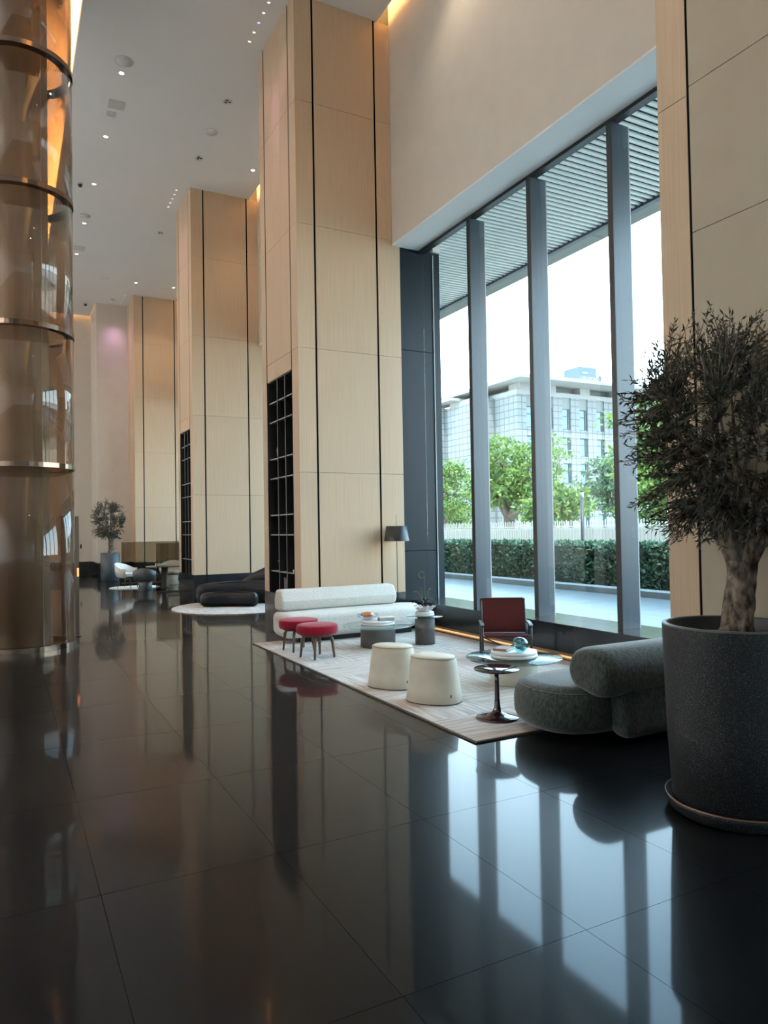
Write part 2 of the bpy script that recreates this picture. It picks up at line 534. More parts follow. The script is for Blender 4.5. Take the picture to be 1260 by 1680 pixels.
# ------------------------------------------------------------------ walls
wl = box('wall_left', 'ceiling_paint', XLEFT - .2, XLEFT, YBACK, 30.2, 0, ZROOF + .1)
tag(wl, 'beige plaster wall on the left side of the lobby', 'wall', kind='structure')
wb = box('wall_back', 'ceiling_paint', XLEFT - .2, 6.6, YBACK - .2, YBACK, 0, ZROOF + .1)
tag(wb, 'beige plaster wall behind the viewer', 'wall', kind='structure')
wf = thing('wall_far', 'far end wall of the lobby with lilac wash and dark base', 'wall', kind='structure')
box('wall_panel', 'plaster', XLEFT, 2.90, YFAR, YFAR + .2, .0, ZROOF, wf)
box('wall_panel', 'plaster', 2.90, 3.99, 27.78, YFAR + .2, 0, ZROOF, wf)
box('wall_panel', 'plaster', 3.99, 6.6, 27.80, 28.0, 0, ZROOF, wf)
bf = thing('baseboard_far', 'tall black stone base along the far wall', 'baseboard', kind='structure')
box('base_slab', 'black_stone', XLEFT, 2.88, YFAR - .02, YFAR - .001, 0.001, .52, bf)
box('base_slab', 'black_stone', 2.88, 3.97, 27.76, 27.779, 0.001, .52, bf)
box('base_slab', 'black_stone', 2.88, 2.899, 27.78, YFAR - .02, 0.001, .52, bf)
for (x, z, w, h_, l) in ((2.18, 1.02, .17, .17, 'black square switch plate on the far beige wall'), (2.47, 1.03, .06, .15, 'slim black switch beside the square plate on the far wall')):
    s_ = box('switch_plate', 'black_satin', x, x + w, YFAR - .015, YFAR - .001, z, z + h_, None, .004)
    tag(s_, l, 'switch')
s_ = box('switch_plate', 'black_satin', 3.24, 3.36, 27.763, 27.779, .84, .98, None, .004)
tag(s_, 'small black switch plate behind the far olive tree', 'switch')

WALLBAYS = [(YBACK, 1.68), (3.43, 10.34), (12.10, 17.45), (19.12, 26.32)]
wr = thing('wall_right', 'beige plaster wall above the tall windows', 'wall', kind='structure')
for a, b in WALLBAYS:
    box('upper_wall', 'plaster', 5.66, 6.27, a, b, 6.30, ZROOF + .1, wr)
    box('soffit', 'soffit_paint', 5.662, 6.16, a, b, 6.27, 6.2995, wr)
# wall return between window and pillar line, outside the pillars
for a, b in PIERS:
    box('outer_cladding', 'black_metal', 6.447, 6.60, a + .05, b - .05, 0, 6.30, wr)
    box('upper_wall', 'plaster', 6.447, 6.60, a, b, 6.301, ZROOF + .1, wr)

# ------------------------------------------------------------------ pillars
def pillar(y0, y1, label, niche=True, plain=False):
    root = thing('pillar', label, 'pillar', (0, 0, 0))
    T = .03
    # dark core, seen only in the slots; open where the shelf niche is
    ya, yb = y0 + .315, y1 - (.255 if plain else .275)
    c = MB()
    xi = XP + T
    if niche:
        c.box(xi + .40, XR - .002, y0 + T, y1 - T, 0.001, ZC - .001)
        c.box(xi, xi + .40, y0 + T, ya - .004, 0.001, ZC - .001)
        c.box(xi, xi + .40, yb + .004, y1 - T, 0.001, ZC - .001)
        c.box(xi, xi + .40, ya - .004, yb + .004, 4.13, ZC - .001)
        c.box(xi, xi + .40, ya - .004, yb + .004, 0.001, ZB)
    else:
        c.box(xi, XR - .002, y0 + T, y1 - T, 0.001, ZC - .001)
    c.build('core', 'black_void', root)
    g = .0025
    def cells(a0, a1, rows, mk, m='oak'):
        for k in range(len(rows) - 1):
            mk(a0, a1, rows[k] + g, rows[k + 1] - (g if k < len(rows) - 2 else 0.001), m)
    fcols = [(XP, 4.265), (4.30, 5.355), (5.39, XR)]
    for (a0, a1) in fcols:
        def mkf(p, q, z0, z1, m): box('wood_panel', m, p, q, y0, y0 + T, z0, z1, root)
        def mkb(p, q, z0, z1, m): box('wood_panel', m, p, q, y1 - T, y1, z0, z1, root)
        if a0 > 5:
            for k in range(5):
                z0, z1 = ROWS[k] + g, ROWS[k + 1] - g
                e = XR if z1 < 6.37 else 5.658
                mkf(a0, e, z0, min(z1, ZC - .001), 'oak'); mkb(a0, e, z0, min(z1, ZC - .001), 'oak')
        else:
            cells(a0, a1, ROWS, mkf); cells(a0, a1, ROWS, mkb)
    def mkh(p, q, z0, z1, m): box('wood_panel', m, XP, XP + T, p, q, z0, z1, root)
    cells(y0 + T, y0 + .28, ROWS, mkh)
    cells(y1 - .235, y1 - T, ROWS, mkh)
    m0, m1 = ya, yb
    if niche:
        w3 = (m1 - m0) / 3
        for q in range(3):
            cells(m0 + q * w3 + .001, m0 + (q + 1) * w3 - .001, [4.13] + ROWS[2:], mkh)
    else:
        cells(m0, m1, [ZB, 1.55, 2.52, 3.50, 4.47, 5.44, 6.41, 8.30, ZC], mkh, 'khaki_panel' if plain else 'oak')
    for (a0, a1) in ((y0 + .281, ya - .001), (yb + .001, y1 - .236)):
        box('slot_inlay', 'black_void', XP + .003, XP + T, a0, a1, ZB, ZC - .001, root)
    for (a0, a1) in ((4.266, 4.299), (5.356, 5.389)):
        box('slot_inlay', 'black_void', a0, a1, y0 + .012, y0 + T, ZB, ZC - .001, root)
        box('slot_inlay', 'black_void', a0, a1, y1 - T, y1 - .012, ZB, ZC - .001, root)
    # black stone base, slab by slab, standing 2 mm proud
    for (a0, a1) in [(XP - .002, 4.275), (4.29, 5.365), (5.38, XR)]:
        box('base_slab', 'black_stone', a0, a1, y0 - .002, y0 + T, 0.001, ZB - .002, root)
        box('base_slab', 'black_stone', a0, a1, y1 - T, y1 + .002, 0.001, ZB - .002, root)
    for (a0, a1) in [(y0 + T, y0 + .29), (y0 + .30, y1 - .245), (y1 - .235, y1 - T)]:
        box('base_slab', 'black_stone', XP - .002, XP + T, a0, a1, 0.001, ZB - .002, root)
    # black sheet-metal cladding that closes the pillar towards the glass
    for (z0, z1) in ((.001, 1.215), (1.225, 4.555), (4.565, 6.268)):
        box('metal_cladding', 'black_metal', XR + .001, 6.446, y0, y1, z0, z1, root)
    return root
def bookshelf(y0, y1, label):
    ya, yb = y0 + .315, y1 - .275
    root = thing('bookshelf', label, 'shelf', (0, 0, 0))
    x0, x1 = XP + .012, XP + .425
    z0, z1 = ZB + .003, 4.126
    box('back_panel', 'black_void', x1 - .01, x1, ya, yb, z0, z1, root)
    box('side_panel', 'black_satin', x0, x1 - .01, ya, ya + .012, z0, z1, root)
    box('side_panel', 'black_satin', x0, x1 - .01, yb - .012, yb, z0, z1, root)
    box('top_panel', 'black_satin', x0, x1 - .01, ya + .012, yb - .012, z1 - .012, z1, root)
    cols = [ya + .012, ya + (yb - ya) * .30, ya + (yb - ya) * .62, yb - .012]
    for d in cols[1:3]:
        dv = box('divider', 'black_satin', x0 + .006, x1 - .01, d - .006, d + .006, z0, z1 - .012, root)
        box('front_edge', 'shelf_metal', x0, x0 + .0055, d - .006, d + .006, z0, z1 - .012, dv)
    for z in (.92, 1.53, 1.86, 2.48, 2.81, 3.44, 3.77):
        for k in range(3):
            sb = box('shelf_board', 'black_satin', x0 + .022, x1 - .01, cols[k] + .007, cols[k + 1] - .007, z - .014, z, root)
            box('front_edge', 'shelf_metal', x0 + .012, x0 + .0215, cols[k] + .007, cols[k + 1] - .007, z - .018, z, sb)
    return root
PL = ['light oak clad pillar at the right edge beside the large olive planter',
      'tall light oak clad pillar behind the white sofa',
      'second oak clad pillar, behind the black lounge seat',
      'farthest oak clad pillar, beside the far glass screens']
SL = [None, 'black built in bookshelf in the pillar behind the white sofa',
      'black built in bookshelf in the pillar behind the black lounge seat',
      'black built in bookshelf in the farthest oak pillar']
for k, (a, b) in enumerate(PIERS):
    pillar(a, b, PL[k], niche=k in (1, 2), plain=k == 0)
    if k in (1, 2): bookshelf(a, b, SL[k])

# ------------------------------------------------------------------ windows
WL = ['tall black framed window bay behind the viewer', 'tall black framed four pane window behind the red chair',
      'tall window bay between the first and second oak pillars', 'tall window bay between the second and farthest oak pillars']
def window(n, a, b, near):
    root = thing('window_%d' % n, WL[n - 1], 'window', kind='structure')
    X0, X1 = 6.162, 6.42
    box('head_frame', 'mullion_dark', X0, 6.268, a + .001, b - .001, 6.225, 6.298, root)
    ys = []
    for y in sorted(near):
        r = MB().box(X0, X1, y, y + .078, .412, 6.225).build('mullion', 'mullion_metal', root)
        box('mullion_shade_strip', 'mullion_dark', X0 - .012, X0 - .0005, y, y + .078, .412, 6.225, r)  # shade on the room-side face, put into a darker strip
        box('lit_edge_bead', 'lit_edge_metal', X1 + .0005, 6.436, y + .002, y + .03, .412, 6.225, root)  # pale strip painting the mullion's outer edge as lit
        ys += [y + .010, y + .068]
    e = [a - .001] + ys + [b + .001]
    for k in range(0, len(e) - 1, 2):
        box('pane', 'window_glass', 6.238, 6.250, e[k] + .003, e[k + 1] - .003, .412, 6.224, root)
    box('lit_edge_bead', 'lit_edge_metal', 6.421, 6.437, b - .024, b - .004, .412, 6.225, root)
    # ledge of polished black stone with a toe recess
    lg = thing('window_ledge', ['polished black stone ledge under the window behind the viewer', 'polished black stone ledge under the window behind the red chair',
                                'black stone ledge under the window past the first pillar', 'black stone ledge under the farthest window'][n - 1], 'ledge')
    box('ledge_top', 'black_stone', 5.905, 6.618, a + .003, b - .003, .385, .411, lg)
    box('ledge_front', 'black_stone', 5.915, 5.945, a + .003, b - .003, .075, .384, lg)
    box('ledge_back', 'fascia_cream', 6.02, 6.05, a + .003, b - .003, .001, .384, lg)
    box('led_strip', 'floor_led', 5.99, 6.01, a + .05, b - .05, .001, .014, lg)
    return root
window(1, YBACK, 1.68, [-5.55, -4.1, -2.65, -1.2, .25])
window(2, 3.43, 10.34, [8.82, 7.415, 5.965, 4.53])
window(3, 12.10, 17.45, [13.5, 14.9, 16.25])
window(4, 19.12, 26.32, [20.5, 21.95, 23.4, 24.9])


# ------------------------------------------------------------------ outdoors
import numpy as np
rng = np.random.default_rng(11)
def leaf_cloud(P, N, size, aspect=.45, jitter=.5):
    """one quad per leaf at points P, long axis N (numpy arrays)"""
    n = len(P)
    A = N + rng.normal(size=(n, 3)) * jitter
    A /= np.linalg.norm(A, axis=1)[:, None] + 1e-9
    B = np.cross(A, rng.normal(size=(n, 3)))
    B /= np.linalg.norm(B, axis=1)[:, None] + 1e-9
    sz = size * (.6 + .8 * rng.random(n))[:, None]
    A = A * sz
    B = B * sz * aspect * .5
    V = np.stack([P, P + A * .45 + B, P + A, P + A * .45 - B], 1).reshape(-1, 3)
    mb = MB()
    mb.v = V.tolist()
    mb.f = [(4 * i, 4 * i + 1, 4 * i + 2, 4 * i + 3) for i in range(n)]
    mb.sm = [False] * n
    return mb

ground = box('ground', 'ground', 12.75, 260, -120, 260, -.30, -.02)
tag(ground, 'pale paved ground and street beyond the hedge', 'ground', kind='structure')
terrace = thing('terrace', 'pale blue grey stone terrace outside the windows', 'terrace', kind='structure')
box('terrace_bed', 'joint', 6.62, 12.30, -12, 44, -.12, -.03, terrace)
sw, sd = (12.30 - 6.62) / 5, 1.6
mt = None
for i in range(5):
    for j in range(28):
        if mt is None:
            o = MB().box(.004, sw - .004, .004, sd - .004, -.028, 0).build('paving_slab', 'terrace_stone', terrace)
            mt = o.data
        else:
            o = bpy.data.objects.new('paving_slab', mt)
            COL.objects.link(o); o.parent = terrace
        o.location = (6.62 + i * sw, -8 + j * sd, 0)
kerb = thing('kerb', 'low grey stone kerb along the foot of the hedge', 'kerb')
for j in range(27):
    box('kerb_stone', 'kerb_stone', 12.302, 12.70, -8 + j * 1.8 + .004, -8 + (j + 1) * 1.8 - .004, -.1, .14, kerb, .012)
hedge = thing('hedge', 'long clipped dark green hedge beyond the terrace', 'hedge', (13.33, 18, 0))
MB().box(-.36, .36, -24, 26, -.01, 1.06).build('hedge_body', 'hedge_core', hedge)
n = 34000
u = rng.random((n, 3))
face = rng.random(n)
P = np.zeros((n, 3)); N = np.zeros((n, 3))
fr_ = face < .66
P[fr_] = np.stack([-.40 + .07 * u[fr_, 2], -18 + 36 * u[fr_, 0], .02 + 1.08 * u[fr_, 1]], 1)
N[fr_] = (-.6, 0, .6)
to_ = ~fr_
P[to_] = np.stack([-.40 + .8 * u[to_, 1], -18 + 36 * u[to_, 0], 1.05 + .08 * u[to_, 2]], 1)
N[to_] = (0, 0, .9)
P[:, 0] += .05 * np.sin(P[:, 1] * 2.3 + P[:, 2] * 3) + .04 * np.sin(P[:, 1] * 5.1)
o = leaf_cloud(P, N, .105, .55, .7).build('foliage', 'hedge_leaf', hedge)
o['kind'] = 'stuff'

# canopy with cream slats over the terrace
can = thing('canopy', 'slatted canopy with cream louvres above the terrace', 'canopy', (0, 0, 0))
box('canopy_deck', 'canopy_dark', 6.272, 8.62, -9, 42, 7.10, 7.16, can)
ms = None
for k in range(210):
    y = 1.0 + .1155 * k
    if ms is None:
        o = MB().box(6.28, 8.62, -.026, .026, 6.50, 6.53).build('slat', 'slat_cream', can)
        ms = o.data
    else:
        o = bpy.data.objects.new('slat', ms)
        COL.objects.link(o); o.parent = can
    o.location = (0, y, 0)
box('edge_beam', 'canopy_beam', 8.622, 8.72, -9, 42, 6.46, 7.16, can)
for k in range(17):
    box('fascia_board', 'fascia_cream', 8.722, 9.08, -9 + 3 * k + .006, -9 + 3 * (k + 1) - .006, 6.50, 6.86, can)

# light post behind the hedge
lp = thing('light_post', 'grey cylindrical light post behind the hedge', 'light post', (14.6, 15.6, 0))
MB().lathe([(.055, -.02), (.055, 2.38)], n=20).build('post', 'post_grey', lp)
MB().lathe([(.052, 2.382), (.052, 2.53), (.03, 2.55)], n=20).build('lens', 'post_light', lp)
MB().lathe([(.058, 2.551), (.058, 2.58)], n=20).build('cap', 'post_grey', lp)

# street barrier with pickets
fe = thing('street_fence', 'white street barrier with pickets behind the hedge', 'fence', (24, 0, 0))
pm = None
for k in range(16):
    b_ = MB().box(-.03, .03, .03, 2.37, .35, 1.48)
    for q in range(11):
        y = .14 + q * .2
        b_.box(-.05, -.031, y, y + .05, .42, 1.40)
    if pm is None:
        o = b_.build('barrier_panel', 'barrier_white', fe); pm = o.data
    else:
        o = bpy.data.objects.new('barrier_panel', pm); COL.objects.link(o); o.parent = fe
    o.location = (0, 16 + 2.4 * k, 0)
b_ = MB()
for k in range(17):
    b_.box(-.04, .04, 16 + 2.4 * k - .04, 16 + 2.4 * k + .02, -.02, 1.55)
b_.build('fence_posts', 'barrier_white', fe)['kind'] = 'stuff'
b_ = MB()
for k in range(240):
    y = 16 + .16 * k
    b_.box(-.012, .012, y, y + .05, 1.5, 1.80 + .05 * (k % 2))
b_.box(-.015, .015, 16, 54.4, 1.52, 1.56)
b_.build('pickets', 'picket_white', fe)['kind'] = 'stuff'
for (x, y, l) in ((23.2, 27.6, 'black metal hoop stand in front of the barrier left of the light post'), (23.2, 36.6, 'black metal hoop stand in front of the barrier near the big forked tree')):
    hp = MB().tube([(0, 0, -.02), (0, 0, 1.4), (0, .6, 1.4), (0, .6, -.02)], .05, 6).build('hoop_stand', 'pole_black', None, (x, y, 0))
    tag(hp, l, 'hoop')
pl = thing('street_pole', 'thin black pole rising beside the leftmost tree', 'pole', (21, 33.8, 0))
MB().lathe([(.045, -.02), (.035, 5.6)], n=10).build('shaft', 'pole_black', pl)
MB().lathe([(.10, -.02), (.10, .9), (.05, 1.0)], n=10).build('pole_base', 'pole_black', pl)

def street_tree(x, y, ht, blobs, nleaf, label, leaf='tree_leaf', size=.30, tr=.28, forks=3, group=None):
    t = thing('street_tree', label, 'tree', (x, y, 0))
    b_ = MB()
    zf = ht * .28
    b_.tube([(0, 0, -.05), (.05, .1, zf * .5), (0, 0, zf)], [tr * 1.25, tr, tr * .9], 9)
    for (bx, by, bz, r, rz_) in blobs:
        mid = Vector((bx * .4, by * .55, zf + (bz - zf) * .35))
        b_.tube(bez((0, 0, zf - .1), mid, (bx, by, bz)), [tr * .75 * (1 - .09 * i) for i in range(9)], 7)
        for q in range(3):
            a = rng.random() * 6.28
            b_.tube(bez((bx * .7, by * .7, zf + (bz - zf) * .7), (bx, by, bz), (bx + cos(a) * r * .8, by + sin(a) * r * .8, bz + rz_ * .4), 4), [tr * .3, tr * .25, tr * .2, tr * .12, tr * .05], 5)
    b_.build('trunk', 'outdoor_bark', t)
    tot = sum(b[3] ** 2 for b in blobs)
    PP, NN = [], []
    for (bx, by, bz, r, rz_) in blobs:
        m = int(nleaf * r * r / tot)
        # leaves sit in sprays
        k = max(10, m // 26)
        d = rng.normal(size=(k, 3)); d /= np.linalg.norm(d, axis=1)[:, None]
        rad = (.55 + .45 * rng.random(k))[:, None]
        cc = d * rad * np.array([r, r, rz_]) + np.array([bx, by, bz])
        idx = rng.integers(0, k, m)
        off = rng.normal(size=(m, 3)) * np.array([.34, .34, .13])
        PP.append(cc[idx] + off)
        nn = d[idx] * .6 + np.array([0, 0, -.15]); NN.append(nn)
    o = leaf_cloud(np.concatenate(PP), np.concatenate(NN), size, .5, .6).build('foliage', leaf, t)
    o['kind'] = 'stuff'
    return t
street_tree(30, 39.0, 8, [(0, .3, 6.0, 2.0, 1.7), (0, 1.9, 4.6, 1.6, 1.4), (.4, -1.6, 4.9, 1.7, 1.5), (-.6, .2, 4.0, 1.8, 1.2), (0, -2.6, 3.4, 1.0, .8)], 7000, 'large forked green tree in the second window pane', tr=.42)
street_tree(30, 47.2, 7, [(0, -.6, 5.7, 1.2, 1.1), (0, 1.0, 5.3, 1.3, 1.2), (0, -1.4, 3.7, 1.3, 1.1), (0, 1.2, 3.0, 1.6, 1.2)], 4200, 'leaning green tree in the leftmost window pane', tr=.25)
street_tree(35, 40.3, 8.6, [(0, .9, 7.4, 1.1, 1.0), (0, -.5, 6.4, 1.1, 1.0), (0, 1.1, 5.2, 1.4, 1.2)], 1300, 'sparse young tree in front of the stone building', tr=.10, size=.24)
street_tree(26.2, 29.8, 4, [(0, .9, 2.4, 1.2, .9), (0, -.6, 2.7, 1.2, .9)], 3000, 'low yellow green shrub behind the light post', tr=.10)
street_tree(36, 35.1, 8, [(0, 1.1, 4.9, 1.7, 1.5), (0, -.9, 5.6, 1.8, 1.7), (0, .2, 3.5, 1.6, 1.1)], 3000, 'grey green tree to the right of the light post', leaf='tree_leaf_blue', tr=.14)
street_tree(31, 27.3, 9.4, [(0, .6, 7.0, 1.9, 1.6), (0, -1.2, 6.2, 1.9, 1.7), (0, 1.0, 5.0, 1.8, 1.5), (0, -1.0, 4.0, 1.9, 1.4), (0, .3, 2.8, 1.8, 1.2)], 8500, 'dense tall tree behind the olive branches at the right pane', tr=.3)
street_tree(34, 52, 5, [(0, .5, 2.6, 1.6, 1.2), (0, -1.4, 2.2, 1.4, 1.0)], 2200, 'low bright shrub behind the thin black pole', tr=.12)

# stone office building
bd = thing('stone_building', 'pale stone office building with tall windows and flat overhanging roof', 'building', (0, 0, 0))
FY = 80.0
box('body', 'facade_joint', 63.6, 92, FY + .45, 99, -.02, 20.2, bd)
box('side_wall', 'facade_tiles', 63.3, 63.6, FY, 85.3, -.02, 20.2, bd)
left = [64.95 + 3.29 * k for k in range(8)]
edges = [63.6] + [v for l in left for v in (l, l + 1.6)] + [92]
for k in range(0, len(edges), 2):
    box('pilaster', 'facade_tiles', edges[k], edges[k + 1], FY, FY + .45, -.02, 20.2, bd)
for l in left:
    box('spandrel', 'facade_spandrel', l, l + 1.6, FY + .2, FY + .44, 18.6, 20.2, bd)
    for (z0, z1) in ((15.55, 18.6), (11.65, 14.4), (7.7, 10.64), (4.0, 6.83), (.4, 3.2)):
        w_ = MB().box(l, l + .09, FY + .22, FY + .44, z0, z1).box(l + 1.15, l + 1.6, FY + .22, FY + .44, z0, z1)
        w_.box(l + .09, l + 1.15, FY + .22, FY + .44, z1 - .12, z1).box(l + .09, l + 1.15, FY + .22, FY + .44, z0, z0 + .1)
        w_.box(l + .09, l + 1.15, FY + .25, FY + .44, z0 + (z1 - z0) * .62, z0 + (z1 - z0) * .62 + .1)
        fr = w_.build('window', 'facade_frame', bd)
        box('pane', 'facade_glass', l + .09, l + 1.15, FY + .32, FY + .40, z0 + .1, z1 - .12, fr)
    for (z0, z1) in ((14.4, 15.55), (10.64, 11.65), (6.83, 7.7), (3.2, 4.0)):
        box('sill_band', 'facade_tiles', l, l + 1.6, FY + .12, FY + .44, z0, z1, bd)
box('parapet', 'roof_white', 63.35, 92, FY + .05, 99, 20.2, 20.85, bd)
box('attic', 'facade_spandrel', 66, 92, FY + 1.6, 97, 20.85, 21.85, bd)
for x in (63.9, 68.6, 75.1, 81.6, 88):
    box('roof_block', 'roof_white', x, x + 1.9, FY + .1, FY + 2.6, 20.85, 21.85, bd)
box('roof_plate', 'roof_soffit', 61.5, 95, FY - 3.1, 98, 21.85, 22.0, bd)
box('roof_edge', 'roof_white', 61.45, 95.05, FY - 3.15, 98.05, 22.0, 22.3, bd)
# set-back wing on the left
box('wing', 'facade_tiles', 61.7, 63.6, 85.3, 99, -.02, 20.3, bd)
box('wing', 'facade_tiles', 60.85, 63.0, 95.9, 110, -.02, 20.4, bd)
box('wing_roof', 'roof_soffit', 60.0, 63.4, 92, 99, 21.0, 21.4, bd)
fr = box('window', 'facade_frame', 61.62, 61.699, 93.2, 94.9, 10.2, 11.4, bd)
box('pane', 'facade_glass', 61.60, 61.619, 93.3, 94.8, 10.3, 11.3, fr)
box('roof_terrace', 'roof_white', 61.9, 63.2, 86.5, 95, 20.31, 21.0, bd)

tw = thing('blue_tower', 'small blue rooftop tower with white letters above the stone building', 'tower', (0, 0, 0))
box('tower_body', 'tower_blue', 159.2, 166.4, 170, 177, -.02, 51.4, tw)
box('tower_front', 'tower_blue_light', 159.2, 167.4, 169.6, 169.99, 40, 48.4, tw)
box('tower_mast', 'post_grey', 167.5, 168.0, 169.6, 170.1, 40, 49.0, tw)
box('tower_mast', 'post_grey', 159.2, 159.7, 183.0, 183.5, 40, 50.5, tw)
def text_part(txt, size, parent, loc, rot, m, name='lettering', ext=.02):
    cu = bpy.data.curves.new(name, 'FONT')
    cu.body = txt; cu.size = size; cu.extrude = ext; cu.align_x = 'CENTER'
    o = bpy.data.objects.new(name, cu)
    COL.objects.link(o)
    me = bpy.data.meshes.new_from_object(o)
    bpy.data.objects.remove(o)
    me.materials.append(MATS[m])
    o = bpy.data.objects.new(name, me)
    COL.objects.link(o); o.parent = parent; o.location = loc; o.rotation_euler = rot
    return o
text_part('FUTAI', 2.3, tw, (163.3, 169.55, 46.6), (pi / 2, 0, 0), 'letter_white')
text_part('EEL', 2.3, tw, (159.15, 173.4, 46.4), (pi / 2, 0, -pi / 2), 'letter_white')
box('tower_sign', 'letter_white', 160.6, 162.6, 169.9, 169.995, 49.3, 49.8, tw)
DL_E, ACC_E, FILL_WASH_E = 60.0, 40.0, 1900.0

# ------------------------------------------------------------------ round glass column at the left
colm = thing('glass_column', 'round bronze glass column with dark metal rings at the left edge', 'column', (.209, 11.483, 0))
RG = .672
MB().lathe([(.34, .012), (.34, ZC - .012)], n=64).build('core', 'column_core', colm)
ringz = [0.0, 2.518, 4.445, 6.383, 8.304, ZC - .09]
for k in range(5):
    z0, z1 = ringz[k] + .071, ringz[k + 1] - .001
    for q in range(4):
        a0 = q * pi / 2 + .35
        a1 = a0 + pi / 2 - .006
        prof = [(RG - .012, z0), (RG, z0), (RG, z1), (RG - .012, z1), (RG - .012, z0)]
        MB().lathe(prof, n=24, cap=False, a0=a0, a1=a1).build('glass_panel', 'bronze_glass', colm)
for z in ringz:
    MB().lathe([(RG - .10, z + .002), (RG + .012, z + .002), (RG + .012, z + .069), (RG - .10, z + .069), (RG - .10, z + .002)], n=72, cap=False, smooth=False).build('ring', 'bronze', colm)

kk = thing('kiosk_panel', 'slim bronze standing panel with orange light behind the glass column', 'panel', (0, 0, 0))
box('panel_body', 'bronze', .74, .995, 12.20, 12.24, .001, 1.87, kk)
box('panel_base', 'black_satin', .70, 1.01, 12.12, 12.32, .0005, .012, kk)
box('orange_display', 'orange_glow', .965, .990, 12.18, 12.199, .93, 1.06, kk)

# ------------------------------------------------------------------ rug and seating group
RUGZ = .016
rug = thing('area_rug', 'large pale streaked rug under the seating group', 'rug', (4.43, 7.15, 0))
MB().box(-1.36, 1.36, -2.71, 2.71, .001, RUGZ).build('pile', 'rug', rug)
e_ = MB()
e_.box(-1.375, -1.3605, -2.725, 2.725, .001, .013).box(1.3605, 1.375, -2.725, 2.725, .001, .013)
e_.box(-1.3605, 1.3605, -2.725, -2.7105, .001, .013).box(-1.3605, 1.3605, 2.7105, 2.725, .001, .013)
e_.build('binding', 'rug_edge', rug)

def bolster(mb, x0, x1, C, er=.10, n=6, e0=.58):
    """upholstered roll: outline C of (y, z) points swept along x with rounded ends"""
    S = smooth_poly(C, n)
    cy_ = sum(p[0] for p in S) / len(S); cz_ = sum(p[1] for p in S) / len(S)
    st = [(x0 + er * (1 - cos(pi / 2 * i / 6)), e0 + (1 - e0) * sin(pi / 2 * i / 6)) for i in range(7)]
    en = [(x1 - (p - x0), s) for p, s in reversed(st)]
    rings = []
    for (x, s) in [(x0 - .004, .25)] + st + en + [(x1 + .004, .25)]:
        rings.append([(x, cy_ + (y - cy_) * s, cz_ + (z - cz_) * s) for y, z in S])
    return mb.loft(rings)

# white sofa
ws = thing('sofa', 'long white boucle sofa with rounded ends in front of the oak pillar', 'sofa', (0, 0, 0))
out = smooth_poly([(3.37, 9.70), (3.42, 9.47), (3.65, 9.41), (4.4, 9.41), (5.1, 9.44), (5.52, 9.56), (5.74, 9.82), (5.60, 10.03), (5.3, 10.09), (4.4, 10.11), (3.65, 10.11), (3.42, 10.02)], 6)
soft_slab(MB(), out, .085, .425, .085, .012, rb=.10).build('seat', 'white_boucle', ws)
bolster(MB(), 3.46, 5.34, [(9.90, .432), (9.84, .44), (9.80, .475), (9.775, .56), (9.785, .60), (9.855, .705), (9.885, .728), (9.93, .735), (10.02, .735), (10.06, .72), (10.12, .60), (10.13, .55), (10.11, .46), (10.07, .432)], .055, 5, .74).build('backrest', 'white_boucle', ws)
MB().box(3.62, 5.45, 9.55, 10.0, RUGZ + .001, .09).build('plinth', 'black_satin', ws)

# green sofa, seen from behind
gs = thing('sofa', 'dark grey green velvet sofa seen from behind next to the planter', 'sofa', (0, 0, 0))
out = smooth_poly([(3.50, 4.36), (3.56, 4.12), (3.74, 3.98), (4.0, 3.94), (4.7, 3.94), (5.6, 3.98), (5.76, 4.25), (5.74, 4.6), (5.5, 4.78), (4.6, 4.80), (3.82, 4.78), (3.58, 4.64)], 6)
seat_ = soft_slab(MB(), out, .05, .40, .15, .02, rb=.12).build('seat', 'green_velvet', gs)
rings = offset_poly(out, .043)
MB().tube([(x, y, .352) for x, y in rings] + [(rings[0][0], rings[0][1], .352)], .007, 6).build('piping', 'green_velvet', seat_)
bolster(MB(), 3.72, 5.66, [(4.02, .36), (4.16, .41), (4.21, .53), (4.15, .66), (4.00, .705), (3.86, .685), (3.765, .57), (3.78, .43), (3.88, .35)], .13, 6, .62).build('backrest', 'green_velvet', gs)
bolster(MB(), 3.94, 5.60, [(3.83, .05), (3.81, .25), (3.83, .46), (4.0, .48), (4.05, .3), (4.0, .06)], .10).build('back_body', 'green_velvet', gs)
MB().box(4.0, 5.55, 4.2, 4.65, RUGZ + .001, .06).build('plinth', 'black_satin', gs)

# red stools
def stool(loc, rz, label):
    t = thing('stool', label, 'stool', loc, rz, 'red velvet stools')
    MB().lathe([(.0, .293), (.22, .293), (.243, .297), (.254, .312), (.258, .35), (.256, .385), (.248, .400), (.232, .406), (.0, .410)], n=48, cap=False).build('seat', 'red_velvet', t)
    MB().lathe([(.0, .268), (.19, .268), (.205, .275), (.205, .294), (.0, .2945)], n=40, cap=False).build('seat_frame', 'walnut', t)
    for k in range(4):
        a = pi / 4 + k * pi / 2
        d = Vector((cos(a), sin(a), 0))
        pts = [d * .10 + Vector((0, 0, .262)), d * .165 + Vector((0, 0, .255)), d * .186 + Vector((0, 0, .22)), d * .197 + Vector((0, 0, .12)), d * .212 + Vector((0, 0, .0))]
        MB().tube(pts, [.016, .021, .021, .017, .0135], 10).build('leg', 'walnut', t)
    return t
stool((3.40, 8.32, RUGZ + .005), .25, 'red velvet round stool standing nearer the viewer, in front')
stool((3.39, 8.94, RUGZ + .005), .1, 'red velvet round stool partly hidden behind the other stool')

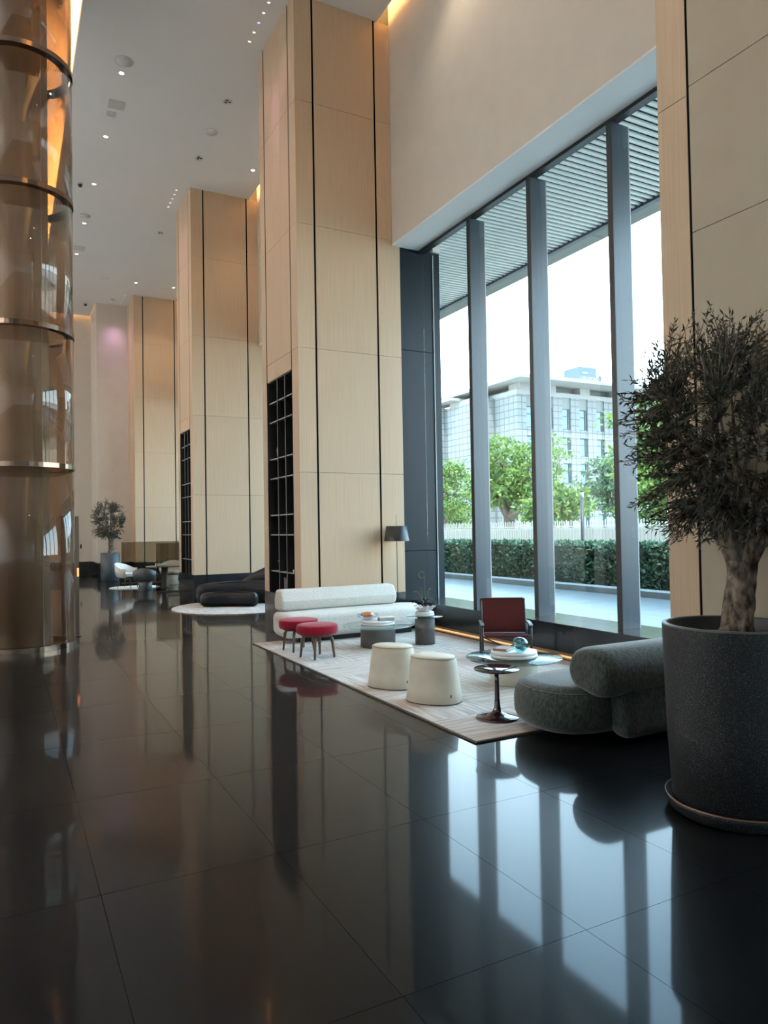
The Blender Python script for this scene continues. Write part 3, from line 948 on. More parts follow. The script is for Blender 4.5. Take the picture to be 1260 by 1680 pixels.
# drum tables
def drum_table(loc, r, rg, zg, m, label, trays=2, rt_=None):
    t = thing('drum_table', label, 'table', loc)
    MB().lathe([(.0, 0), (r - .006, 0), (r, .006), (r, zg - .004), (r - .004, zg), (.0, zg)], n=56, cap=False).build('drum_base', m, t)
    MB().lathe([(.0, zg + .001), (rg - .004, zg + .001), (rg, zg + .005), (rg, zg + .010), (rg - .004, zg + .014), (.0, zg + .014)], n=64, cap=False).build('glass_top', 'table_glass', t)
    return t
def tray(loc, r, label, n=2):
    t = thing('tray', label, 'tray', loc)
    z = 0
    for k in range(n):
        rr = r - .006 * k
        MB().lathe([(.0, z), (rr - .008, z), (rr, z + .006), (rr, z + .022), (rr - .006, z + .028), (.0, z + .028)], n=48, cap=False).build('disc', 'tray_white', t)
        z += .0285
    return t
drum_table((4.42, 8.66, RUGZ + .001), .235, .475, .275, 'drum_grey', 'low charcoal drum coffee table with wide glass top near the white sofa')
tray((4.42, 8.66, RUGZ + .293), .232, 'round white stacked tray on the charcoal drum coffee table')
ta = RUGZ + .293 + .0575
drum_table((5.05, 8.48, RUGZ + .001), .135, .25, .365, 'drum_grey', 'tall slim charcoal drum side table holding the orchid bowl')
tray((5.05, 8.48, RUGZ + .383), .132, 'small round white tray under the orchid bowl')
drum_table((4.56, 5.90, RUGZ + .001), .245, .485, .245, 'drum_cream', 'low cream drum coffee table with wide glass top in front of red chair')
tray((4.56, 5.90, RUGZ + .263), .238, 'round white stacked tray on the cream drum coffee table')
tb = RUGZ + .263 + .0575

def book(loc, rz, w, d, h, cover, label):
    t = thing('book', label, 'book', loc, rz)
    c = MB().box(-w / 2, w / 2, -d / 2, d / 2, 0, .003).box(-w / 2, w / 2, -d / 2, d / 2, h - .003, h).box(-w / 2, -w / 2 + .004, -d / 2, d / 2, .003, h - .003)
    c.build('cover', cover, t)
    MB().box(-w / 2 + .0045, w / 2 - .004, -d / 2 + .004, d / 2 - .004, .0032, h - .0032).build('pages', 'page', t)
    return t
book((4.50, 8.57, ta), -.35, .21, .15, .026, 'book_dark', 'dark spined book lying on the charcoal table tray, lower of two')
book((4.51, 8.575, ta + .0265), -.28, .20, .145, .018, 'book_white', 'white covered book on top of the dark book')
book((4.50, 5.99, tb), .5, .20, .15, .024, 'book_brown', 'brown book lying beside the teal glass ornament')
# amber ornament
am = thing('glass_ornament', 'amber and clear glass bowl ornament on the charcoal coffee table', 'ornament', (4.33, 8.79, ta))
MB().lathe([(.02, .0), (.05, .004), (.115, .035), (.135, .075), (.130, .075), (.108, .04), (.045, .010), (.0, .008)], n=32, cap=False).build('clear_bowl', 'clear_ornament', am)
b_ = MB()
rings = []
for i in range(9):
    a = pi * i / 8
    rr = .085 * sin(a) + .002
    rings.append([(rr * 1.15 * cos(2 * pi * j / 20), rr * sin(2 * pi * j / 20), .068 - .036 * cos(a)) for j in range(20)])
b_.loft(rings).build('amber_heart', 'amber_glass', am)
for (x, y) in ((-.125, .0), (.10, -.09)):
    rings = []
    for i in range(7):
        a = pi * i / 6
        rr = .026 * sin(a) + .001
        rings.append([(x + rr * cos(2 * pi * j / 12), y + rr * sin(2 * pi * j / 12), .062 - .026 * cos(a)) for j in range(12)])
    MB().loft(rings).build('clear_knob', 'clear_ornament', am)
# teal ornament
te = thing('glass_ornament', 'teal glass sphere ornament on the cream coffee table', 'ornament', (4.54, 5.77, tb))
rings = []
for i in range(17):
    a = pi * i / 16
    rr = .080 * sin(a) ** .85 + .001
    wob = lambda j: 1 + .05 * sin(3 * 2 * pi * j / 32 + i * .5)
    rings.append([(rr * wob(j) * cos(2 * pi * j / 32), rr * wob(j) * sin(2 * pi * j / 32), .078 - .076 * cos(a)) for j in range(32)])
MB().loft(rings).build('glass_shell', 'teal_ornament', te)
for (x, y, z, r) in ((-.02, 0, .06, .032), (.03, -.01, .09, .024), (0, .02, .105, .02), (.01, -.02, .04, .028)):
    rings = []
    for i in range(7):
        a = pi * i / 6
        rr = r * sin(a) + .0008
        rings.append([(x + rr * cos(2 * pi * j / 12), y + rr * sin(2 * pi * j / 12), z - r * .8 * cos(a)) for j in range(12)])
    MB().loft(rings).build('teal_swirl', 'teal_solid', te)

# orchid in a ruffled bowl
orc = thing('orchid_bowl', 'dark orchid with curling stems in a ruffled white bowl', 'plant', (5.05, 8.48, RUGZ + .383 + .0575))
rings = []
for (r, z, am_) in ((.03, 0, 0), (.075, .004, .0), (.105, .03, .06), (.128, .065, .14), (.135, .07, .16), (.125, .066, .14), (.09, .035, .05), (.03, .03, 0)):
    rings.append([(r * (1 + am_ * sin(9 * 2 * pi * j / 72)) * cos(2 * pi * j / 72), r * (1 + am_ * sin(9 * 2 * pi * j / 72)) * sin(2 * pi * j / 72), z + .012 * am_ / .16 * cos(9 * 2 * pi * j / 72)) for j in range(72)])
MB().loft(rings).build('bowl', 'ceramic_white', orc)
for k, (p0, p1, p2, p3) in enumerate([((0, 0, .03), (-.02, .01, .2), (-.08, .03, .30), (-.14, .04, .27)), ((.01, 0, .03), (.0, 0, .25), (.03, .02, .42), (.02, .03, .50)),
                                      ((.0, .01, .03), (.03, 0, .2), (.07, .0, .34), (.11, .0, .30)), ((-.01, 0, .03), (-.03, 0, .18), (-.02, .02, .30), (-.05, .03, .33))]):
    pts = []
    p0, p1, p2, p3 = map(Vector, (p0, p1, p2, p3))
    for i in range(11):
        t_ = i / 10
        pts.append(p0 * (1 - t_) ** 3 + p1 * 3 * t_ * (1 - t_) ** 2 + p2 * 3 * t_ * t_ * (1 - t_) + p3 * t_ ** 3)
    if k == 1:
        for i in range(14):
            a = i * .45
            pts.append(Vector((.02 - .045 * (1 - cos(a)) , .03, .50 + .045 * sin(a))))
    MB().tube(pts, .0035, 6).build('stem', 'stem_green', orc)
for k in range(9):
    a = k * 2.4
    L_ = .12 + .05 * (k % 3)
    d = Vector((cos(a), sin(a), 0)); s_ = Vector((-sin(a), cos(a), 0))
    rings = []
    for i in range(7):
        t_ = i / 6
        c = Vector((0, 0, .05 + .03 * (k % 4))) + d * (L_ * t_) + Vector((0, 0, L_ * (1.1 * t_ - .9 * t_ * t_)))
        w = .018 * sin(pi * min(1, t_ * .9 + .1)) + .001
        rings.append([tuple(c - s_ * w), tuple(c + Vector((0, 0, -.004))), tuple(c + s_ * w), tuple(c + Vector((0, 0, .002)))])
    MB().loft(rings).build('leaf', 'orchid_leaf', orc)

# cream poufs
def pouf(loc, label):
    t = thing('pouf', label, 'pouf', loc, radians(-55.8), 'cream leather poufs')
    H_ = .398
    rings = []
    for (z, k, ins) in ((.006, 0, .004), (.0, 0, .02), (.01, 0, 0), (.12, .28, 0), (.24, .58, 0), (.34, .84, 0), (.385, .96, 0), (H_, 1, .006)):
        a, b = .262 + (.212 - .262) * k - ins, .205 + (.150 - .205) * k - ins
        rings.append([(x, y, z) for x, y in superell(a, b, 2.25, 56)])
    rings = rings[1:]
    MB().loft(rings).build('body', 'cream_leather', t)
    rings = [[(x, y, z) for x, y in superell(a, b, 2.25, 56)] for a, b, z in ((.205, .143, H_ + .0005), (.207, .145, H_ + .006), (.198, .136, H_ + .014), (.10, .07, H_ + .018), (.01, .01, H_ + .019))]
    MB().loft(rings).build('top_cushion', 'cream_leather', t)
    P_ = superell(.2125, .1505, 2.25, 56)
    MB().tube([(x, y, H_ + .001) for x, y in P_] + [(P_[0][0], P_[0][1], H_ + .001)], .0045, 6).build('piping', 'cream_seam', t)
    P_ = superell(.260, .203, 2.25, 56)
    MB().tube([(x, y, .006) for x, y in P_] + [(P_[0][0], P_[0][1], .006)], .005, 6).build('base_trim', 'book_dark', t)
    # small tag on the right-hand flank
    an = radians(20)
    MB().box(-.006, .006, -.012, .0, .075, .10).build('tag', 'tag_metal', t, (.247 * cos(an), -.2 * sin(an) - .075, 0), an)
    return t
pouf((3.43, 6.40, RUGZ + .001), 'cream leather pouf standing farther back, behind the other pouf')
pouf((3.46, 5.67, RUGZ + .001), 'cream leather pouf standing nearer the dark pedestal table')

# oxblood pedestal table
pt = thing('pedestal_table', 'glossy oxblood pedestal side table at the rug edge', 'table', (3.59, 4.88, RUGZ + .001))
MB().lathe([(.0, 0), (.172, 0), (.178, .006), (.172, .014), (.10, .028), (.045, .05), (.026, .09), (.021, .16), (.019, .30), (.021, .385), (.0, .386)], n=56, cap=False).build('base', 'oxblood_gloss', pt)
MB().lathe([(.0, .387), (.165, .389), (.186, .398), (.189, .404), (.185, .409), (.0, .41)], n=64, cap=False).build('table_top', 'oxblood_gloss', pt)

# red leather folding chair
ch = thing('armchair', 'dark red leather sling armchair with black frame below the window', 'chair', (5.33, 7.06, RUGZ + .001), -.56)
ch.scale = (1.07, 1.0, 1.0)
for s in (-1, 1):
    MB().tube([(s * .265, -.23, 0), (s * .265, -.23, .40)], .0135, 10).build('leg', 'black_satin', ch)
    MB().tube([(s * .265, .22, 0), (s * .265, .20, .40)], .0135, 10).build('leg', 'black_satin', ch)
    MB().tube([(s * .250, .10, .20), (s * .250, .16, .34), (s * .250, .31, .675)], .0125, 10).build('back_post', 'black_satin', ch)
    arm = MB()
    arm.loft([[(s * .265 - .02, y, z), (s * .265 + .02, y, z), (s * .265 + .02, y, z + .016), (s * .265 - .02, y, z + .016)] for y, z in ((.235, .405), (.0, .42), (-.20, .415), (-.26, .402))], smooth=False)
    arm.build('armrest', 'black_satin', ch)
    MB().tube([(s * .25, -.235, .03), (-s * .25, -.235, .275)], .009, 8).build('cross_brace', 'black_satin', ch)
    MB().tube([(s * .25, -.235, .285), (s * .25, .20, .25)], .011, 8).build('seat_rail', 'black_satin', ch)
MB().tube([(-.262, .31, .672), (.262, .31, .672)], .012, 10).build('top_bar', 'black_satin', ch)
MB().tube([(-.262, -.235, .285), (.262, -.235, .285)], .011, 10).build('front_bar', 'black_satin', ch)
def sheet(mb, prof, x0, x1, th):
    rings = []
    n_ = len(prof)
    for (y, z) in prof:
        rings.append((y, z))
    vs_, fs = [], []
    for i, (y, z) in enumerate(rings):
        a = rings[max(0, i - 1)]; b = rings[min(n_ - 1, i + 1)]
        ty, tz = b[0] - a[0], b[1] - a[1]
        l = sqrt(ty * ty + tz * tz) or 1
        ny, nz = -tz / l * th, ty / l * th
        vs_ += [(x0, y, z), (x1, y, z), (x1, y + ny, z + nz), (x0, y + ny, z + nz)]
    for i in range(n_ - 1):
        for j in range(4):
            k = (j + 1) % 4
            fs.append((i * 4 + j, i * 4 + k, i * 4 + 4 + k, i * 4 + 4 + j))
    fs += [(3, 2, 1, 0), tuple((n_ - 1) * 4 + j for j in range(4))]
    return mb.add(vs_, fs, False)
sheet(MB(), [(.305, .695), (.285, .69), (.28, .66), (.235, .55), (.19, .43), (.155, .325), (.15, .285)], -.238, .238, .006).build('backrest', 'red_leather', ch)
sheet(MB(), [(-.255, .275), (-.25, .298), (-.225, .30), (-.1, .275), (.05, .262), (.16, .27), (.2, .29)], -.238, .238, .006).build('seat', 'red_leather', ch)

# floor lamp
fl = thing('floor_lamp', 'black floor lamp with lit tapered shade beside the pillar', 'lamp', (5.60, 10.232, 0))
MB().lathe([(.0, .001), (.088, .001), (.09, .006), (.088, .014), (.012, .018), (.0, .019)], n=36, cap=False).build('base', 'black_satin', fl)
MB().tube([(0, 0, .018), (-.012, -.01, .8), (-.02, -.02, 1.36)], .0065, 8).build('pole', 'black_satin', fl)
MB().tube([(-.02, -.02, 1.3605), (-.024, -.022, 1.82)], [.005, .002], 8).build('finial_rod', 'black_satin', fl)
cx_, cy_ = -.085, -.14
shd = MB().lathe([(.205, 1.395), (.165, 1.635), (.160, 1.635), (.199, 1.395), (.205, 1.395)], (cx_, cy_, 0), n=48, cap=False).build('lamp_shade', 'black_satin', fl)
MB().lathe([(.1985, 1.397), (.1595, 1.633)], (cx_, cy_, 0), n=48, cap=False).build('shade_lining', 'shade_inner', shd)
MB().tube([(-.022, -.022, 1.52), (cx_, cy_, 1.52)], .005, 6).build('shade_arm', 'black_satin', fl)
rings = []
for i in range(9):
    a = pi * i / 8
    rr = .028 * sin(a) + .001
    rings.append([(cx_ + rr * cos(2 * pi * j / 16), cy_ + rr * sin(2 * pi * j / 16), 1.455 - .032 * cos(a)) for j in range(16)])
MB().loft(rings).build('bulb', 'bulb_glow', fl)

# ------------------------------------------------------------------ olive trees in planters
PX_, PY_ = 3.595, 2.68
pn = thing('planter', 'large dark speckled stone planter with saucer at the right edge', 'planter', (PX_, PY_, 0))
MB().lathe([(.0, .062), (.325, .062), (.333, .07), (.352, .45), (.366, 1.02), (.3655, 1.0275)], n=80, cap=False).build('pot', 'planter_stone', pn)
MB().lathe([(.3655, 1.0275), (.362, 1.036), (.335, 1.036), (.330, 1.028), (.322, .90)], n=80, cap=False).build('rim', 'planter_rim', pn)
MB().lathe([(.0, .001), (.335, .001), (.352, .012), (.368, .055), (.374, .078), (.367, .08), (.348, .058), (.0, .058)], n=80, cap=False).build('saucer', 'planter_stone', pn)
MB().lathe([(.3745, .076), (.376, .081), (.366, .084), (.364, .0805)], n=80, cap=False).build('saucer_lip', 'copper_edge', pn)
MB().lathe([(.322, .955), (.20, .963), (.01, .972)], n=60, cap=True).build('soil', 'soil', pn)

def olive(name, label, loc, seed, clipx=None, nb=15, ntw=1050, lean=(.02, .0), leaf=.038):
    R_ = np.random.default_rng(seed)
    t = thing(name, label, 'tree', loc)
    b_ = MB()
    # gnarled trunk
    rings = []
    N_ = 22
    H_ = .42
    tp = lambda s: Vector((lean[0] * s * 2.2 + .012 * sin(5 * s), lean[1] * s + .012 * cos(4 * s), H_ * s))
    for i in range(13):
        s = i / 12
        c = tp(s)
        r = .086 - .012 * s + .004 * max(0, s - .7) / .3 + .012 * max(0, .12 - s) / .12
        ring = []
        for j in range(N_):
            a = 2 * pi * j / N_
            k = 1 + .10 * sin(3 * a + 4 * s) + .07 * sin(5 * a - 7 * s) + .05 * R_.normal() * .5
            ring.append((c.x + r * k * cos(a), c.y + r * k * sin(a), c.z))
        rings.append(ring)
    b_.loft(rings)
    for (a, z, r) in ((3.6, .17, .022), (4.4, .30, .02), (2.9, .33, .02)):
        c = tp(z / H_)
        b_.lathe([(r, -.01), (r * .9, .006), (r * .4, .004), (.001, -.004)], (0, 0, 0), n=10, cap=False)
        k0 = len(b_.v) - 40
        ax = Vector((cos(a), sin(a), 0))
        for q in range(k0, len(b_.v)):
            v = Vector(b_.v[q])
            b_.v[q] = tuple(c + ax * (.072 + v.z) + Vector((-sin(a), cos(a), 0)) * v.x + Vector((0, 0, z - c.z + v.y)))
    top = tp(1.0)
    CC = Vector((-.05, .03, 1.05))
    RX, RZ = .60, .74
    tips = []
    for k in range(nb):
        az = 2.399 * k + R_.normal() * .15
        el = -.2 + 1.5 * ((k * .618) % 1)
        d = Vector((cos(az) * cos(el), sin(az) * cos(el), sin(el)))
        e = CC + Vector((d.x * RX * .72, d.y * RX * .72, d.z * RZ * .72))
        if clipx is not None and e.x > clipx - .06: e.x = clipx - .06
        m = top + (e - top) * .45 + Vector((R_.normal() * .05, R_.normal() * .05, .08))
        pts = bez(top - Vector((-d.x * .02, -d.y * .02, .07)), m, e, 8)
        b_.tube(pts, [.040 * (1 - i / 8) ** 1.7 + .003 for i in range(9)], 8)
        tips.append(pts)
    b_.build('trunk', 'bark', t)
    tw_ = MB()
    LP, LN = [], []
    for k in range(ntw):
        while True:
            d = R_.normal(size=3); d /= np.linalg.norm(d)
            rad = .42 + .58 * R_.random() ** .6
            e = np.array(CC) + d * rad * np.array([RX, RX, RZ])
            if e[2] > .47 and (clipx is None or e[0] < clipx): break
        # from nearest branch point
        best = min((p for pts in tips for p in pts[3:]), key=lambda p: (p.x - e[0]) ** 2 + (p.y - e[1]) ** 2 + (p.z - e[2]) ** 2 * .8)
        b0 = np.array(best)
        v = e - b0
        ln = np.linalg.norm(v)
        if ln > .42: b0 = e - v / ln * .42
        mid = (b0 + e) / 2 + np.array([R_.normal() * .03, R_.normal() * .03, .05])
        up_ = e + np.array([0, 0, .06 + .08 * R_.random()]) * (1 if d[2] > -.4 else .2)
        pts = bez(b0, mid, up_, 6)
        if clipx is not None:
            for p in pts: p.x = min(p.x, clipx)
        tw_.tube(pts, [.0045, .004, .0035, .003, .0025, .002, .0012], 4)
        nl = int(R_.integers(16, 28))
        for q in range(nl):
            s = .15 + .85 * (q + R_.random()) / nl
            i0 = min(5, int(s * 6)); f = s * 6 - i0
            p = pts[i0] * (1 - f) + pts[i0 + 1] * f
            tdir = (pts[i0 + 1] - pts[i0]).normalized()
            sd_ = R_.normal(size=3)
            nvec = np.array(tdir) * .75 + sd_ / np.linalg.norm(sd_) * .75
            if clipx is not None and p.x + nvec[0] * .05 > clipx + .02: nvec[0] = -abs(nvec[0])
            LP.append(tuple(p)); LN.append(nvec)
    tw_.build('twigs', 'bark', t)['kind'] = 'stuff'
    o = leaf_cloud(np.array(LP), np.array(LN), leaf, .25, .12).build('foliage', 'olive_leaf', t)
    o['kind'] = 'stuff'
    return t
olive('olive_tree', 'large olive tree with gnarled trunk in the dark stone planter', (3.70, 2.72, .964), 5, clipx=.22, lean=(.012, -.012))

fpx, fpy = 3.05, 25.6
fp = thing('planter', 'blue grey cylindrical planter by the far wall', 'planter', (fpx, fpy, 0))
MB().lathe([(.0, .02), (.29, .02), (.30, .03), (.31, .93), (.29, .935), (.28, .90)], n=40, cap=False).build('pot', 'blue_planter', fp)
MB().lathe([(.27, .001), (.27, .0195)], n=40).build('foot', 'black_satin', fp)
MB().lathe([(.283, .88), (.01, .89)], n=40).build('soil', 'soil', fp)
olive('olive_tree', 'small olive tree in the far blue grey planter', (fpx, fpy, .885), 9, nb=11, ntw=330, leaf=.065)

# ------------------------------------------------------------------ black lounge seat on its round rug
rr = thing('round_rug', 'round pale rug under the black lounge seat', 'rug', (4.40, 14.85, 0))
MB().lathe([(.0, .001), (1.45, .001), (1.45, .014), (1.43, .016), (.0, .016)], n=90, cap=False).build('pile', 'rug', rr)
ls = thing('lounge_sofa', 'black leather sculptural lounge sofa past the first pillar', 'sofa', (0, 0, 0))
soft_slab(MB(), smooth_poly([(3.62, 15.72), (3.70, 15.50), (4.05, 15.42), (4.55, 15.36), (5.0, 15.0), (5.35, 14.75), (5.62, 15.0), (5.60, 15.6), (5.2, 16.05), (4.5, 16.2), (3.95, 16.08)], 6), .03, .46, .16, .03, rb=.14).build('seat', 'black_leather', ls)
b_ = MB()
path = [(4.70, 16.05, .40), (4.98, 15.97, .48), (5.25, 15.75, .54), (5.45, 15.4, .54), (5.52, 15.05, .46)]
rings = []
for i, (x, y, z) in enumerate(path):
    hh = (.05, .16, .25, .25, .12)[i]; ww = (.05, .10, .12, .12, .07)[i]
    nx, ny = (.05, .99) if i < 2 else (.7, .7) if i < 4 else (.95, .3)
    rings.append([(x + nx * ww * cos(2 * pi * j / 18), y + ny * ww * cos(2 * pi * j / 18), z + hh * sin(2 * pi * j / 18)) for j in range(18)])
b_.loft(rings).build('backrest', 'black_leather', ls)
ot = thing('ottoman', 'black leather curved ottoman in front of the lounge sofa', 'ottoman', (0, 0, 0))
soft_slab(MB(), smooth_poly([(3.58, 15.15), (3.72, 14.98), (4.05, 14.86), (4.35, 14.62), (4.56, 14.50), (4.68, 14.68), (4.58, 14.95), (4.25, 15.18), (3.85, 15.32), (3.64, 15.30)], 6), .025, .31, .12, .025, rb=.10).build('cushion', 'black_leather', ot)
for (x, y) in ((3.80, 15.10), (4.45, 14.75), (4.2, 15.0)):
    MB().lathe([(.03, .0165), (.03, .05)], (x, y, 0), n=12).build('foot', 'black_satin', ot)
for (x, y) in ((3.9, 15.7), (4.8, 15.7), (5.3, 15.1)):
    MB().lathe([(.03, .0165), (.03, .06)], (x, y, 0), n=12).build('foot', 'black_satin', ls)

# ------------------------------------------------------------------ far meeting corner
def screen(x0, x1, y, z1, label, th=.012):
    t = thing('glass_screen', label, 'screen', (0, 0, 0))
    box('pane', 'smoked_glass', x0 + .012, x1 - .012, y, y + th, .032, z1 - .008, t)
    b_ = MB().box(x0, x1, y - .008, y + th + .008, .001, .030)
    b_.build('floor_rail', 'copper_edge', t)
    box('edge_trim', 'bronze', x0, x0 + .0115, y - .002, y + th + .002, .031, z1, t)
    box('edge_trim', 'bronze', x1 - .0115, x1, y - .002, y + th + .002, .031, z1, t)
    box('edge_trim', 'bronze', x0 + .0116, x1 - .0116, y - .002, y + th + .002, z1 - .0075, z1, t)
    return t
screen(3.50, 4.12, 19.75, 1.31, 'nearest smoked glass screen with copper floor rail in front of the far table')
screen(3.20, 4.98, 24.0, 1.30, 'wide smoked glass screen behind the far white chair')
r2 = thing('round_rug', 'small round white rug under the far white tub chair', 'rug', (3.28, 21.95, 0))
MB().lathe([(.0, .001), (.70, .001), (.70, .012), (.68, .014), (.0, .014)], n=60, cap=False).build('pile', 'far_white', r2)
def tub_chair(loc, rz, shell, label, pedestal, k=1.0):
    t = thing('tub_chair', label, 'chair', loc, rz)
    t.scale = (k, k, k)
    n_ = 28
    def ring(r, z, flare):
        out_ = []
        for j in range(n_ + 1):
            a = radians(-20) + radians(220) * j / n_
            dz = .16 * max(0, sin(a)) * flare
            out_.append((r * cos(a), r * sin(a) * .9, z + dz))
        return out_
    rings = [ring(.25, .30, 0), ring(.33, .34, 0), ring(.375, .44, .3), ring(.385, .56, 1), ring(.36, .565, 1), ring(.345, .45, .3), ring(.30, .36, 0), ring(.24, .33, 0), ring(.25, .30, 0)]
    MB().loft(rings, cap=True, closed=False).build('shell', shell, t)
    soft_slab(MB(), superell(.30, .28, 2.4, 36, 0, -.03), .335, .43, .04, .01).build('seat', shell, t)
    if pedestal:
        MB().lathe([(.0, .001), (.23, .001), (.235, .008), (.20, .15), (.22, .30), (.0, .305)], n=32, cap=False).build('pedestal', shell, t)
    else:
        for (x, y) in ((.2, .2), (-.2, .2), (.2, -.2), (-.2, -.2)):
            MB().tube([(x * .8, y * .8, .335), (x, y, .001)], [.012, .009], 8).build('leg', 'black_satin', t)
    return t
tub_chair((3.06, 21.75, .0145), .95, 'far_white', 'white tub chair on the small round rug by the far planter', False)
tub_chair((3.36, 20.62, 0), 2.75, 'far_dark', 'charcoal tub chair on a pedestal, seen from behind', True, .86)
tub_chair((4.45, 22.6, 0), -.45, 'far_white', 'white tub chair behind the smoked glass screen', True)
ft = thing('round_table', 'brown round table in the far meeting corner', 'table', (4.02, 21.35, 0))
MB().lathe([(.0, .60), (.50, .60), (.52, .61), (.52, .625), (.0, .63)], n=48, cap=False).build('table_top', 'far_brown', ft)
MB().lathe([(.0, .001), (.22, .001), (.21, .02), (.10, .06), (.08, .3), (.10, .599), (.0, .5995)], n=32, cap=False).build('pedestal', 'far_dark', ft)
tb_ = thing('tissue_box', 'small white box with silver lid on the far round table', 'box', (3.82, 21.25, .6305))
MB().box(-.07, .07, -.05, .05, 0, .07).build('box_body', 'far_white', tb_, bevel=.006)
MB().box(-.06, .06, -.04, .04, .0705, .09).build('lid', 'shelf_metal', tb_, bevel=.004)

# ------------------------------------------------------------------ ornaments on the shelves
SY0, SY1 = 10.65, 11.85
def vase(loc, prof, m, label):
    t = MB().lathe(prof, n=24, cap=False).build('vase', m, None, loc)
    return tag(t, label, 'vase')
SX = XP + .16
vase((SX, 11.60, 2.8105), [(.0, 0), (.05, .001), (.075, .05), (.085, .15), (.06, .24), (.03, .28), (.032, .33), (.02, .33), (.0, .30)], 'ceramic_grey', 'tall grey bottle vase on the bookshelf, upper left cell')
sc_ = thing('sculpture', 'small white ring sculpture on the upper shelf, middle cell', 'sculpture', (SX, 11.14, 2.8105))
MB().box(-.03, .03, -.03, .03, 0, .10).build('block', 'ceramic_white', sc_, bevel=.004)
MB().tube([(0, .045 * cos(a * pi / 8), .155 + .05 * sin(a * pi / 8)) for a in range(17)], .014, 8).build('ring', 'ceramic_white', sc_)
bi = thing('bird_figurine', 'white bird figurine on the middle shelf', 'figurine', (SX, 11.2, 1.8605))
rings = []
for (y, z, r) in ((-.10, .06, .004), (-.06, .055, .016), (0, .045, .034), (.05, .05, .03), (.08, .075, .02), (.10, .085, .015), (.125, .082, .003)):
    rings.append([(r * cos(2 * pi * j / 14), -y, z + r * sin(2 * pi * j / 14)) for j in range(14)])
MB().loft(rings).build('body', 'ceramic_white', bi)
MB().lathe([(.022, 0), (.006, .004), (.005, .03)], n=12).build('stand', 'ceramic_white', bi)
fg = thing('figurine', 'white stacked figurine on the right shelf, lower half', 'figurine', (SX - .03, 10.74, 1.5305))
MB().lathe([(.0, 0), (.03, .0), (.042, .04), (.03, .085), (.014, .10), (.022, .12), (.036, .15), (.026, .19), (.0, .2)], n=18, cap=False).build('body', 'ceramic_white', fg)
MB().box(-.05, .05, -.04, .04, 0, .02).build('plinth', 'ceramic_white', fg, (0, 0, -.0))
v1 = vase((SX, 11.10, .9205), [(.0, 0), (.035, 0), (.05, .05), (.06, .09), (.03, .14), (.036, .17), (.025, .17), (.0, .13)], 'ceramic_white', 'white knobbed vase on the lowest shelf, middle cell')
v2 = vase((SX, 11.55, .9205), [(.0, 0), (.03, 0), (.03, .03), (.012, .07), (.05, .13), (.11, .16), (.10, .165), (.04, .135), (.0, .10)], 'ceramic_grey', 'grey footed bowl on the lowest shelf, left cell')
v3 = vase((SX - .03, 10.78, .9205), [(.0, 0), (.09, 0), (.10, .03), (.07, .06), (.03, .08), (.04, .14), (.03, .2), (.0, .2)], 'ceramic_white', 'white rounded ornament on the lowest shelf, right cell')
for k, (m, l) in enumerate((('book_dark', 'black'), ('book_red', 'dark red'), ('book_violet', 'violet'), ('book_dark', 'charcoal'), ('book_white', 'white'), ('book_brown', 'brown'))):
    h_ = .27 - .012 * (k % 3)
    t = thing('book', '%s spined book standing at the bottom of the bookshelf' % l, 'book', (SX, 11.27 - .042 * k, ZB + .0035))
    MB().box(-.10, -.098, -.018, .018, 0, h_).box(-.098, .10, -.018, -.016, 0, h_).box(-.098, .10, .016, .018, 0, h_).build('cover', m, t)
    MB().box(-.0975, .095, -.0155, .0155, .003, h_ - .004).build('pages', 'page', t)
# a few pieces on the second bookshelf
SX2 = XP + .15
for (y, z, l, m) in ((18.0, 1.8605, 'white cup shaped vase on the second bookshelf', 'ceramic_white'), (18.3, .9205, 'pale round vase low on the second bookshelf', 'ceramic_white'), (18.65, 1.8605, 'grey slim vase on the second bookshelf', 'ceramic_grey')):
    vase((SX2, y, z), [(.0, 0), (.05, 0), (.07, .06), (.06, .13), (.03, .17), (.04, .2), (.03, .2), (.0, .15)], m, l)

# ------------------------------------------------------------------ ceiling fittings
def spot(parent, e, col, size=1.9, blend=.8, rot=(0, 0, 0), r=.04, loc=(0, 0, -.03)):
    l = bpy.data.lights.new('lamp_light', 'SPOT')
    l.energy = e; l.color = col; l.spot_size = size; l.spot_blend = blend; l.shadow_soft_size = r
    o = bpy.data.objects.new('lamp_light', l)
    COL.objects.link(o); o.parent = parent; o.location = loc; o.rotation_euler = rot
WARM = (1.0, .82, .62)
def downlight(x, y, label, e=DL_E, r=.06, glow='lamp_glow', col=WARM, rot=(0, 0, 0), size=1.9, grp='recessed ceiling downlights'):
    t = thing('ceiling_light', label, 'light', (x, y, ZC), group=grp)
    MB().lathe([(r * .74, -.001), (r, -.001), (r, -.010), (r * .9, -.013), (r * .74, -.008), (r * .74, -.001)], n=24, cap=False).build('trim_ring', 'fitting_white', t)
    MB().lathe([(.0, -.0025), (r * .72, -.0025), (r * .72, -.001), (.0, -.001)], n=24, cap=False).build('lens', glow, t)
    if e: spot(t, e, col, size, rot=rot)
    return t
for k, y in enumerate((13.58, 15.94, 18.26, 20.71, 23.1, 25.5, 11.2, 8.85, 6.5, 4.1, 1.7)):
    if k < 4:
        l = ('lit downlight beside the pale round ceiling speaker', 'lit downlight beyond the square ceiling vents', 'lit downlight near the dome camera at the column', 'lit downlight beside the far ceiling speaker')[k]
    else:
        l = ('lit downlight near the grey vent far down the hall', 'farthest lit downlight of the left row', 'lit downlight of the left row above the glass column', 'lit downlight of the left row level with the stools', 'lit downlight of the left row level with the poufs', 'lit downlight of the left row level with the green sofa', 'lit downlight of the left row nearest the viewer')[k - 4]
    downlight(1.88, y, l)
